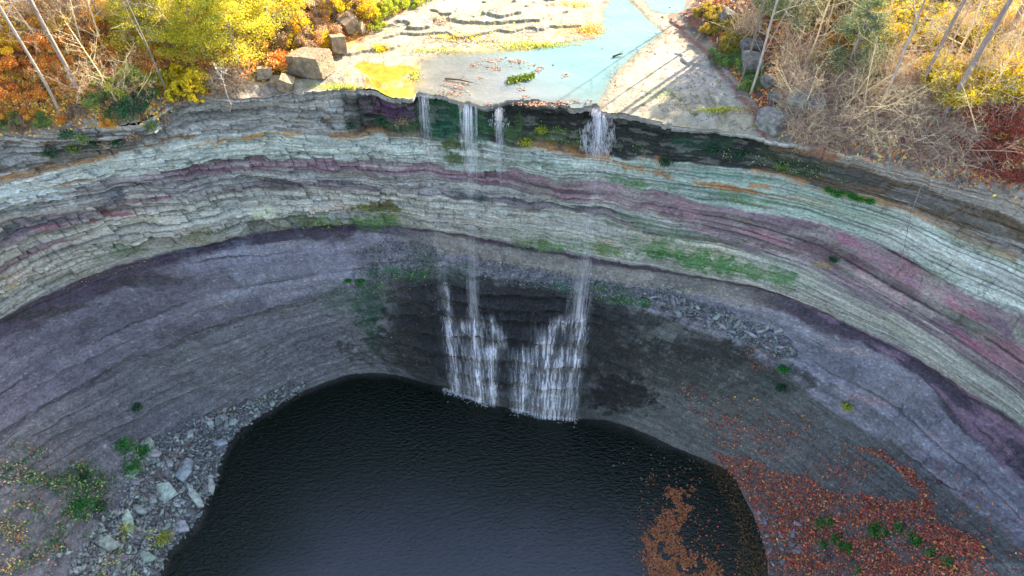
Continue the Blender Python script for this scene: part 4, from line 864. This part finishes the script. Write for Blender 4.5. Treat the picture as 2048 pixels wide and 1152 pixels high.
# left bank: trees
BT = [bare_tree_meshes(900+i, H=[11, 9, 12, 8][i], R=[.11, .075, .13, .07][i], col=[BARK, BARK2, BARK, BARKD][i], levels=3, nb=[8, 7, 10, 7][i], lo=.45) for i in range(4)]
def bare(u, v, i, label, group, s_=1.0, tilt=(0, 0), col=None):
    P = hit_top(u, v); return thing("bare_tree", [("trunk", BT[i][0], M_BARK), ("branches", BT[i][1], M_BARK)], P, label, "tree", group, s_, None, tilt)
bare(120, 224, 1, "slender bare tree at the far left cliff edge, left one of the close pair", None, 1.0)
bare(165, 196, 0, "bare tree with straight grey trunk, right one of the pair at the left cliff edge", None, 1.0)
bare(346, 214, 3, "thin dark bare tree standing just left of the bright yellow bush on the cliff edge", None, .8)
bare(424, 30, 2, "thick grey trunk at the top of the left bank above the cedars", None, 1.0)
for u, v in [(15, 75), (60, 120), (255, 40), (300, 20), (205, 45), (330, -10), (110, 20), (20, 10), (500, -15), (380, 15), (160, 5)]:
    bare(u, v, random.choice([0, 1, 3]), "leafless tree on the upper left slope", "leafless trees on the upper left slope", .8+.4*random.random(), (random.uniform(-.08, .08), random.uniform(-.08, .08)))
def cedar_at(u, v, H, cols, key, label, group=None, R=1.7):
    st, lf = kind(("cedar", key), lambda: cedar(20000, 1.0*4, R*1.25, cols, 60+len(K)))
    return thing("cedar", [("trunk", st, M_BARK), ("crown", lf, M_LEAF)], hit_top(u, v)-[0, 0, .2], label, "tree", group, H/4)
for u, v, H, lab in [(300, 105, 3.6, "leftmost yellow green cedar above the green bushes"), (355, 112, 3.8, "yellow green cedar with its crown over bare forked stems"), (412, 118, 3.6, "yellow green cedar right behind the bright yellow bush"),
                (478, 128, 4.2, "rightmost and fullest yellow green cedar above the twiggy bush"), (545, 62, 4.2, "cedar farther up the bank between the cedars and the yellow trees"), (500, 45, 3.2, "small cedar half hidden high on the left bank")]:
    cedar_at(u, v, H, CED, "y%d" % (u % 2), lab)
for u, v, H, lab in [(1590, 62, 5.0, "tall dark green cedar at the top of the right bank"), (1545, 40, 4.2, "dark green cedar left of the tall one on the right bank"), (1690, 150, 3.8, "narrow green cedar in the middle of the right bank among bare branches"), (1725, 30, 4.0, "bright green cedar at the upper edge of the right bank")]:
    cedar_at(u, v, H, CEG, "g", lab, R=1.5)
SG = [c3(.72, .54, .34), c3(.56, .42, .32), c3(.78, .62, .38)]
SAP = [bare_tree_meshes(950+i, H=[5.5, 4.5, 6.5][i], R=[.045, .035, .055][i], col=SG[i], levels=3, nb=[14, 12, 16][i], lo=.12, spread=.8) for i in range(3)]
def sapling(u, v, label, group, s_=1.0):
    i = random.randrange(3); return thing("sapling", [("trunk", SAP[i][0], M_BARK), ("branches", SAP[i][1], M_BARK)], hit_top(u, v), label, "tree", group, s_, None, (random.uniform(-.2, .2), random.uniform(-.2, .2)))
for u, v in in_poly(28, [(1470,20),(1700,-30),(2060,-30),(2060,260),(1920,270),(1860,230),(1740,190),(1600,140),(1500,130)]): sapling(u, v, "thin leafless sapling on the right bank", "leafless saplings on the right bank", .7+.6*random.random())
for u, v in in_poly(20, [(0,-20),(330,-20),(420,60),(330,130),(240,100),(60,150),(0,190)]): sapling(u, v, "thin leafless sapling on the left bank", "leafless saplings on the left bank", .7+.5*random.random())
for u, v in in_poly(16, [(1580,235),(1700,262),(1850,296),(1990,330),(1960,290),(1800,240),(1620,200)]):
    i = random.randrange(3); thing("sapling", [("trunk", SAP[i][0], M_BARK), ("branches", SAP[i][1], M_BARK)], hit_top(u, v), "pale leafless sapling leaning over the right rim", "tree", "leaning saplings along the right rim", .45+.3*random.random(), None, (random.uniform(.3, 1.0), random.uniform(-.5, .5)))
for u, v in in_poly(9, [(20,215),(150,225),(280,225),(330,190),(300,180),(60,190)]):
    i = random.randrange(3); thing("sapling", [("trunk", SAP[i][0], M_BARK), ("branches", SAP[i][1], M_BARK)], hit_top(u, v), "pale leafless sapling leaning over the left rim", "tree", "leaning saplings along the left rim", .4+.25*random.random(), None, (random.uniform(.2, .8), random.uniform(-.5, .5)))
# left bank: shrubs
for k in range(46):
    u, v = in_poly(1, [(0,60),(120,40),(290,70),(330,120),(300,160),(200,190),(130,215),(60,190),(0,200)])[0]
    shrub(u, v, .8, "org", ORG, "orange leaved low shrub on the left slope", "orange shrubs on the left slope", size=.10, shape=(1.2, 1.2, .6))
for k in range(16):
    u, v = in_poly(1, [(0,120),(0,20),(250,0),(460,0),(560,60),(500,80),(340,40),(200,60)])[0]
    shrub(u, v, .8, "yel", YEL+ORG[:1], "yellow leaved shrub high on the left slope", "yellow shrubs high on the left slope", shape=(1.2, 1.2, .6))
for k in range(14):
    u, v = in_poly(1, [(0,215),(110,235),(180,225),(290,235),(280,250),(180,258),(90,272),(0,262)])[0]
    shrub(u, v, .55, "brn%d" % (k % 3), [BRN, GRN, ORG][k % 3], ["dry brown shrub hanging at the left cliff edge", "green shrub hanging at the left cliff edge", "orange brown shrub hanging at the left cliff edge"][k % 3], "low shrubs along the left cliff edge", var=1)
shrub(380, 188, 1.35, "bush_yel", [YEL[0], YEL[1], c3(.62, .5, .04)], "round bush of bright yellow leaves at the cliff edge", size=.13, n=4200, var=1)
shrub(245, 180, 1.3, "yg", YGR, "large yellow green bush right of the two slender trees", n=4500, var=1)
shrub(215, 215, 1.0, "gr", GRN, "green bush at the cliff edge beneath the large yellow green one", var=1)
shrub(282, 232, 1.2, "dg", DGR, "dark green shrub draped over the cliff edge left of the bright yellow bush", var=1)
shrub(312, 192, .4, "lime", [c3(.25, .5, .03), c3(.35, .55, .05)], "small lime green shrub left of the bright yellow bush", n=1500, var=1)
shrub(300, 165, .9, "yg", YGR, "loose yellow green shrub under the cedars", var=1)
shrub(565, 128, 1.1, "org", ORG, "orange red shrub directly behind the largest tan block", var=1)
shrub(520, 100, .9, "org", ORG, "orange shrub right of the fullest cedar", var=1)
for u, v, R, lab in [(648, 96, .8, "slim yellow shrub beside the upright tan boulder"), (610, 78, .9, "yellow shrub between the brown thicket and the far cedar"), (668, 40, 1.2, "tallest bright yellow shrub above the tan boulders"), (700, 18, 1.2, "yellow shrub at the top edge above the pointed boulder"), (735, 40, .9, "yellow shrub nearest the creek bed at the top"), (600, 30, 1.1, "yellow shrub at the top edge left of the tallest one"), (590, 105, .8, "low yellow shrub behind the long tan block")]:
    shrub(u, v, R, "yel2", YEL, lab, None, shape=(.8, .8, 1.1))
for u, v in [(625, 100), (660, 80), (590, 60), (640, 50), (690, 50), (620, 20), (720, 20), (570, 90)]:
    shrub(u, v, .8, "brnt", BRN+ORG[:1], "brown thicket shrub between the slim yellow shrubs", "brown shrubs of the left thicket", shape=(.9, .9, 1.0))
for u, v in [(770, 28), (800, 15), (830, 8), (745, 55), (780, 5), (850, -5), (755, 15)]:
    shrub(u, v, .7, "gy", [c3(.42, .46, .04), c3(.5, .46, .04), c3(.3, .4, .05)], "yellow green grass clump beside the creek bed", "green yellow grass clumps by the creek bed", shape=(1.2, 1.2, .5), name="grass_clump", cat="grass")
# brush
BRUC = [c3(.56, .38, .29), c3(.70, .50, .36), c3(.30, .18, .19), c3(.88, .70, .46), c3(.40, .22, .20)]
BR = [brush(170, 1.2, 1.0, BRUC, 40+i, .7, .7) for i in range(3)]
BRT = [brush(120, .8, 1.8, [c3(.80, .60, .38), c3(.62, .44, .30), c3(.45, .30, .24)], 50+i, .25, 2.0) for i in range(2)]
thing("twiggy_bush", [("stems", brush(320, 1.2, 1.2, [c3(.26, .2, .17), c3(.34, .27, .22)], 48, .5, .9), M_BARK)], hit_top(462, 180), "bare twiggy brown bush on the cliff edge between the yellow bush and the pale rocks", "shrub")
for k in range(36):
    u, v = in_poly(1, [(1590,150),(1660,150),(1780,190),(1860,220),(1960,300),(1900,335),(1780,312),(1680,285),(1600,268),(1575,220)])[0]
    thing("brushwood", [("stems", BR[k % 3], M_BARK)], hit_top(u, v), "tangle of bare brushwood on the lower right bank", "shrub", "tangles of brushwood on the lower right bank", .7+.6*random.random(), None, (.25, 0))
for k in range(14):
    u, v = in_poly(1, [(1440,0),(1700,0),(1990,60),(2048,120),(2048,330),(1920,300),(1700,140),(1560,150),(1480,120)])[0]
    thing("bare_bush", [("stems", BRT[k % 2], M_BARK)], hit_top(u, v), "upright bare bush of pale stems on the right bank", "shrub", "upright bare bushes on the right bank", .8+.6*random.random())
for k in range(8):
    u, v = in_poly(1, [(0,0),(330,0),(340,60),(200,50),(0,50)])[0]
    thing("bare_bush", [("stems", BRT[k % 2], M_BARK)], hit_top(u, v), "upright bare bush on the upper left slope", "shrub", "upright bare bushes on the upper left slope", .9+.5*random.random())
# right bank: shrubs
def many(n, pl, R, key, cols, label, group, **kw):
    for u, v in in_poly(n, pl): shrub(u, v, R*(.8+.4*random.random()), key, cols, label, group, **kw)
many(12, [(1390,25),(1430,20),(1470,60),(1500,100),(1470,120),(1430,90)], .6, "og", [c3(.50, .30, .05), c3(.42, .34, .05), c3(.3, .3, .06)], "orange yellow shrub at the right bank foot", "orange yellow shrubs at the foot of the right bank")
many(34, [(1600,150),(1760,200),(1880,240),(1900,290),(1760,285),(1620,240)], .5, "mix", RDD+ORG*2+YEL[:1], "small orange red shrub caught in the brushwood", "red brown shrubs in the brushwood", holes=.75)
many(13, [(1420,110),(1470,115),(1520,150),(1530,205),(1500,215),(1460,170)], .5, "glow", GRN, "low green shrub at the foot of the right bank", "low green shrubs at the foot of the right bank")
many(58, [(1660,-10),(2060,-20),(2060,190),(1980,240),(1880,215),(1800,150),(1700,70)], 1.05, "yel3", YEL+YGR[:2], "yellow leaved shrub in the sun on the upper right bank", "sunlit yellow shrubs on the upper right bank", shape=(1, 1, 1.0))
many(24, [(1600,130),(1660,60),(1780,80),(1900,180),(1870,240),(1740,200)], .6, "org2", ORG+BRN[:1]+YEL[:1], "orange leaved shrub in the middle of the right bank", "orange shrubs of the right bank")
many(28, [(1900,200),(2048,160),(2048,370),(1960,350),(1900,300)], .7, "red", RDD, "dark red shrub at the right edge above the cliff", "dark red shrubs at the right edge", shape=(1.1, 1.1, .6))
many(6, [(1590,90),(1680,120),(1650,150),(1590,140)], .6, "red2", RDD+ORG[:1], "reddish shrub upslope of the grey boulders", "reddish shrubs above the grey boulders")
many(8, [(1700,0),(2048,0),(2048,30),(1750,40)], .9, "ygt", YGR, "yellow green shrub at the top edge of the right bank", "yellow green shrubs at the top right")
for u, v, i, lab in [(1868, 232, 2, None), (1826, 200, 0, "bare tree with a leaning grey trunk left of the tree with exposed roots"), (1745, 245, 1, "short bare trunk rising out of the brushwood tangle"), (1938, 150, 0, "bare trunk standing right of the tree with exposed roots"), (1500, 190, 1, "thin bare tree behind the low green shrubs"), (1482, 170, 3, "thin pale bare sapling nearest the creek on the right bank")]:
    if lab: bare(u, v, i, lab, None, .9)
for u, v in [(1990, 120), (1920, 95), (1850, 40), (2030, 60), (1960, 30), (1480, -5), (1530, -15), (1580, -20), (1440, -25), (1510, 20), (1690, 0), (2040, 180), (1800, 0), (1900, 10)]:
    bare(u, v, random.choice([0, 1, 2, 3]), "leafless tree on the upper right bank", "leafless trees on the upper right bank", .8+.35*random.random(), (random.uniform(-.08, .08), random.uniform(-.08, .08)))
for u, v in in_poly(16, [(2050,0),(2380,20),(2380,300),(2060,340)]): shrub(u, v, .9, random.choice(["yel3", "org2", "red"]), YEL, "autumn shrub standing beyond the right edge", "autumn shrubs beyond the right edge")
# tree with exposed roots
P = hit_top(1878, 250); r = np.random.default_rng(77); mb = MB()
for k in range(34):
    a = -math.pi/2+r.normal()*1.2; d = np.array([math.cos(a)*.9, math.sin(a)*.7, .1]); p = [np.array([0, 0, .25])]
    for j in range(6): d = d+np.array([0, 0, -.32])+r.normal(size=3)*.28; d /= np.linalg.norm(d); p.append(p[-1]+d*(.22+.2*r.random()))
    mb.tube(np.array(p), np.linspace(1, .25, 7)*(.02+.05*r.random()), BARK2*.8*(.7+.5*r.random()), 5)
thing("rooted_tree", [("trunk", BT[2][0], M_BARK), ("branches", BT[2][1], M_BARK), ("roots", mb.mesh("roots", True), M_BARK)], P, "bare tree on the right cliff edge with a tangle of exposed roots", "tree", None, 1.0, 0)
# pale sapling hanging at the edge, dangling stem on the right cliff
def stem_thing(name, path, rad, label, cat, seed, nb=10, col=c3(.55, .47, .40), bl=.5, droop=0):
    r = np.random.default_rng(seed); P0 = np.asarray(path[0]); p = np.asarray(path)-P0; mb = MB(); mb.tube(p, np.linspace(1, .35, len(p))*rad, col, 5)
    for k in range(nb):
        j = r.integers(0, len(p)-1); q = p[j]+(p[j+1]-p[j])*r.random(); e = q+r.normal(size=3)*bl*[1, .4, 1]+[0, 0, -droop]; m = (q+e)/2+r.normal(size=3)*bl*.15; mb.tube(np.stack([q, m, e]), [rad*.5, rad*.35, rad*.15], col, 3)
        for z in range(3): mb.tube(np.stack([m, m+r.normal(size=3)*bl*.5]), [rad*.3, rad*.1], col, 3)
    return link(name, mb.mesh(name), M_BARK, None, label, cat, loc=P0)
a = hit(468, 196)[0]+[0, -.3, .1]; top_ = hit_top(462, 186)
stem_thing("dead_sapling", [hit(461, 222)[0]+[0, -.1, 0], hit(466, 206)[0]+[0, -.3, 0], top_+[.1, -.7, .3], top_+[.1, -.6, 1.1], top_+[-.1, -.5, 1.8]], .035, "pale dead sapling leaning over the cliff edge in front of the twiggy bush", "branch", 3, 12, bl=.45)
h1, h2, h3, h4 = [hit(u, v)[0]+[0, -.35, 0] for u, v in ((1840, 345), (1815, 420), (1800, 480), (1784, 548))]
stem_thing("hanging_branch", [h1, h2, h3, h4], .022, "long thin bare branch hanging down the right cliff over the pale band", "branch", 4, 12, c3(.30, .24, .24), .9)
stem_thing("hanging_branch", [hit(1905, 340)[0]+[0, -.2, .4], hit(1925, 380)[0]+[0, -.4, 0], hit(1955, 415)[0]+[0, -.4, 0]], .02, "spray of bare twigs drooping over the cliff edge right of the exposed roots", "branch", 5, 26, c3(.3, .25, .24), .8, .2)
# driftwood
def log(u0, v0, u1, v1, rad, label, z=.09):
    a = on_z(u0, v0, z); b = on_z(u1, v1, z); mb = MB(); P0 = np.array([*a, z]); P1 = np.array([*b, z+.04]); m = (P0+P1)/2+[.03, .05, .02]
    mb.tube(np.stack([P0, m, P1])-P0, [rad, rad*.8, rad*.4], c3(.10, .07, .06), 6); mb.tube(np.stack([m, m+[.25, .2, .08]])-P0, [rad*.5, rad*.2], c3(.10, .07, .06), 4)
    link("driftwood", mb.mesh("driftwood"), M_BARK, None, label, "driftwood", loc=P0)
log(890, 157, 946, 167, .05, "dark stick lying in the shallow water left of the mossy patch")
log(1226, 113, 1246, 109, .06, "short dark log floating in the blue channel")
# moss island, lone plants, weeds
mb = MB(); n = 1500; t = rnd(n); p = np.c_[1016+52*t+rng.normal(size=n)*1.5, 163-11*t+rng.normal(size=n)*3.0]; xy = on_z(p[:, 0], p[:, 1], .05); leaves(mb, np.c_[xy, .05+.10*rnd(n)], .09, [c3(.20, .26, .03), c3(.10, .16, .03), c3(.32, .34, .05)])
link("moss_patch", mb.mesh("moss_patch"), M_LITTER, None, "strip of green moss standing out of the shallow creek", "moss")
mb = MB()
for (u, v, ru, rv, n, cs) in [(1090,90,110,6,900,YGR),(920,75,60,5,260,YEL),(760,98,14,6,300,YEL),(700,175,40,5,500,YGR),(1180,60,30,10,400,ORG),(865,100,60,4,200,YGR),(960,82,90,3,300,BRN),(1440,228,40,6,500,YGR),(1330,190,40,16,120,GRN),(1480,232,40,6,260,BRN),(830,150,14,10,160,YGR),(1000,70,100,30,140,YEL),(640,200,60,3,100,YGR),(880,45,18,8,200,BRN),(1150,10,40,5,200,YEL)]:
    p = np.c_[u+rng.normal(size=n)*ru*.55, v+rng.normal(size=n)*rv*.55]; xy = on_z(p[:, 0], p[:, 1], .08); t_ = terrain(xy[:, 0], xy[:, 1]); kk = t_[3] > .08; leaves(mb, np.c_[xy, t_[0]+.02+.12*rnd(n)**2][kk], .09, cs)
link("shelf_weeds", mb.mesh("shelf_weeds"), M_LEAF, None, "tufts of weeds growing along the cracks of the rock shelf", "weeds", kind="stuff")
mb = MB()
for n, pl, cs in [(2600, [(1290,470),(1400,490),(1560,550),(1600,590),(1500,570),(1350,535),(1280,505)], GRN), (900, [(1040,480),(1160,485),(1260,500),(1240,520),(1120,502),(1040,495)], GRN), (1300, [(640,440),(700,412),(790,412),(830,440),(760,447),(600,458)], GRN+YGR[:1]), (900, [(1180,572),(1290,600),(1300,622),(1240,612),(1180,590)], DGR+GRN), (900, [(760,552),(860,530),(890,540),(820,570),(740,590)], DGR+GRN),
                  (1400, [(860,205),(960,225),(1010,270),(960,285),(880,280),(845,240)], DGR), (900, [(1040,235),(1200,270),(1300,290),(1290,315),(1100,290),(1030,270)], GRN+DGR), (900, [(1440,290),(1640,330),(1700,365),(1560,345),(1440,315)], GRN+DGR+BRN[:1]), (500, [(715,600),(760,600),(760,720),(725,720)], DGR), (500, [(120,560),(330,500),(420,470),(430,485),(300,525),(130,585)], GRN+BRN), (350, [(1220,355),(1340,372),(1340,385),(1220,372)], GRN), (350, [(1440,385),(1560,405),(1550,418),(1440,400)], GRN)]:
    p = in_poly(n, pl); kk = fbm(p[:, 0]/22, p[:, 1]/9, oct=4, seed=41) > .50; p = p[kk]; P, N = hits(p[:, 0], p[:, 1]); P = P+rng.normal(size=P.shape)*.07+N*(.03+.07*rnd(len(P), 1)); leaves(mb, P, .075, cs)
link("cliff_moss", mb.mesh("cliff_moss"), M_LITTER, None, "green moss and ferns growing along seeps in the cliff", "moss", kind="stuff")
BG = [c3(.04, .30, .05), c3(.07, .36, .06), c3(.03, .20, .06)]
def plant(u, v, R, cols, label, group=None, n=260, name="green_plant", sz=.09):
    P, N, _ = hit(u, v); r = np.random.default_rng(int(u*7+v)); st, lf = MB(), MB()
    for k in range(6):
        e = r.normal(size=3)*R*.5+N*R*.6; st.tube(np.stack([np.zeros(3), e*.5+[0, 0, .1*R], e]), [.012, .009, .004], c3(.08, .12, .04), 3)
    q = r.normal(size=(n, 3)); q /= np.linalg.norm(q, axis=1, keepdims=True); q *= r.random((n, 1))**.6*R*[1.2, 1, .7]; q = q[fbm(q[:, 0]*4/R, q[:, 1]*4/R, q[:, 2]*4/R, 2, seed=int(u)) > .42]
    leaves(lf, q+N*R*.4, sz, cols); return thing(name, [("stems", st.mesh("stems"), M_BARK), ("foliage", lf.mesh("foliage"), M_LEAF)], P, label, "plant", group, 1, 0)
for u, v, R, lab in [(1566, 737, .34, "vivid green plant alone on the right slope just below the shale shards"), (1560, 772, .3, "darker green plant under the vivid one on the right slope"), (1694, 812, .3, "small plant with red and green leaves right of the dark slope"), (696, 563, .2, "left of two tiny bright green plants on the lavender shale"),
                     (723, 560, .25, "right of two tiny bright green plants on the lavender shale"), (1664, 516, .22, "tiny teal plant alone on the maroon band"), (1328, 326, .34, "vivid green plant at the orange seam in the dark band"), (268, 815, .3, "dark green plant alone on the left shale slope"),
                     (244, 888, .6, "green plant at the upper end of the left rubble, left of its neighbour"), (282, 900, .5, "green plant beside the highest pale slab in the left rubble"), (262, 938, .5, "green plant below the two at the top of the rubble"), (320, 1075, .5, "yellow green plant in the rubble near the water at lower left"),
                     (250, 1062, .5, "yellow green plant just under the brick shaped slab"), (165, 955, .35, "dense dark green plant mass left of the rubble, upper one"), (196, 1015, .35, "dense dark green plant mass left of the rubble, lower one"), (150, 1015, .7, "green weedy plant farther left of the dense masses"),
                     (1080, 262, .3, "hanging green grass tuft in the dark wet band"), (1048, 276, .35, "lower hanging grass tuft left in the dark wet band")]:
    plant(u, v, R, BG if "green" in lab and "yellow" not in lab and "dark" not in lab else (YGR if "yellow" in lab or "red" in lab or "grass" in lab else DGR), lab, n=int(300+700*R))
for u, v in [(1640, 1050), (1665, 1045), (1752, 1052), (1748, 1070), (1672, 1078), (1648, 1085), (1690, 1092), (1830, 1075), (1836, 1090), (1800, 1056), (1775, 1068), (1870, 1110), (1700, 1100), (1900, 1130), (1720, 1140)]:
    plant(u, v, .32, BG, "small green plant among the red leaves", "green plants among the red leaves", 260)
mb = MB()
for n, pl, cs in [(5200, [(0,880),(60,890),(150,915),(215,955),(225,1000),(190,1060),(90,1120),(0,1152)], GRN+DGR*2+BRN+RDD[:1]), (4200, [(60,930),(120,915),(190,925),(235,970),(225,1020),(180,1075),(80,1100),(20,1040)], DGR*2+GRN), (1500, [(230,1060),(340,1060),(320,1110),(310,1152),(180,1152)], YGR+GRN+BRN), (500, [(235,870),(290,890),(300,950),(250,960)], GRN), (500, [(0,960),(60,1000),(40,1152),(0,1152)], ORG+BRN)]:
    p = in_poly(n, pl); kk = fbm(p[:, 0]/38, p[:, 1]/24, oct=3, seed=33) > .51; p = p[kk]; P, N = hits(p[:, 0], p[:, 1]); P = P+rng.normal(size=P.shape)*.10+N*(.05+.22*rnd(len(P), 1)**2)
    leaves(mb, P, .11, cs)
link("ground_cover", mb.mesh("ground_cover"), M_LITTER, None, "mat of weeds and moss creeping over the lower left slope", "weeds", kind="stuff")
mb = MB()
for n, pl, cs in [(26000, [(0,0),(600,0),(860,0),(740,60),(560,140),(420,190),(300,230),(0,255)], ORG*2+BRN+YEL[:1]), (26000, [(1390,0),(2048,0),(2048,370),(1900,345),(1700,295),(1570,268),(1450,120)], RDD*2+BRN+ORG*2), (3000, [(1800,0),(2048,0),(2048,120),(1850,120)], YEL), (9000, [(2048,-20),(2420,-20),(2420,400),(2048,370)], RDD+BRN+ORG), (5000, [(-300,-20),(0,-20),(0,255),(-300,330)], ORG+BRN), (700, [(1440,130),(1470,130),(1530,215),(1520,245),(1500,238)], RDD)]:
    p = in_poly(n, pl); xy = on_z(p[:, 0], p[:, 1], 1.0)+rng.normal(size=(n, 2))*.3
    g_ = [hit_top(u, v) for u, v in p[:n//12]]; g_ = np.array(g_); P = np.repeat(g_, 12, 0); xy = P[:, :2]+rng.normal(size=(len(P), 2))*.32; t_ = terrain(xy[:, 0], xy[:, 1]); kk = t_[1] > .5
    leaves(mb, np.c_[xy, t_[0]+.02+.08*rnd(len(xy))][kk], .15, cs)
link("leaf_carpet", mb.mesh("leaf_carpet"), M_LITTER, None, "carpet of orange and brown fallen leaves under the bushes of both banks", "leaves", kind="stuff")
for k in range(14): 
    u, v = 1655+90*random.random(), 0; v = 380+(u-1655)*.24+random.uniform(-2, 5)
    plant(u, v, .2, BG, "ivy clump on the orange seam at right", "ivy clumps on the orange seam", 160, sz=.07)
for u, v in [(190, 285), (215, 290), (235, 280), (260, 272), (165, 280), (130, 262), (300, 255), (150, 300), (320, 240), (100, 310), (650, 245), (700, 250), (760, 240), (800, 240), (1420, 300), (1480, 310), (1560, 330)]:
    plant(u, v, .35, [GRN, DGR, BRN][(u) % 3], "weedy plant on an upper cliff ledge", "weedy plants on the upper ledges", 300)

# ---- repeats that the picture can tell apart are labelled by their place in their group
bpy.context.view_layer.update()
ORD = ["first", "second", "third", "fourth", "fifth", "sixth", "seventh", "eighth", "ninth", "tenth", "eleventh", "twelfth", "thirteenth", "fourteenth", "fifteenth", "sixteenth", "seventeenth", "eighteenth", "nineteenth", "twentieth"]
same = {}
for o in COL.objects:
    if o.parent is None and "group" in o and "label" in o: same.setdefault((o["group"], o["label"]), []).append(o)
for (g_, l_), os_ in same.items():
    if not 2 <= len(os_) <= 60: continue
    uv_ = [(o, *[float(q) for q in proj(np.array(o.location))[:2]]) for o in os_]; uv_.sort(key=lambda t: t[2])
    nrow = 1 if len(os_) <= 8 else (2 if len(os_) <= 16 else 3 if len(os_) < 45 else 4); rn = {1: [""], 2: ["upper row", "lower row"], 3: ["upper row", "middle row", "lower row"], 4: ["top row", "second row", "third row", "bottom row"]}[nrow]
    m_ = math.ceil(len(os_)/nrow)
    for i in range(nrow):
        for j, (o, a_, b_) in enumerate(sorted(uv_[i*m_:(i+1)*m_], key=lambda t: t[1])): o["label"] = l_+", "+(rn[i]+" " if rn[i] else "")+ORD[min(j, 19)]+" from left"

print("LONG", {o["label"] for o in COL.objects if "label" in o and len(o["label"].replace(",", "").split()) > 16})
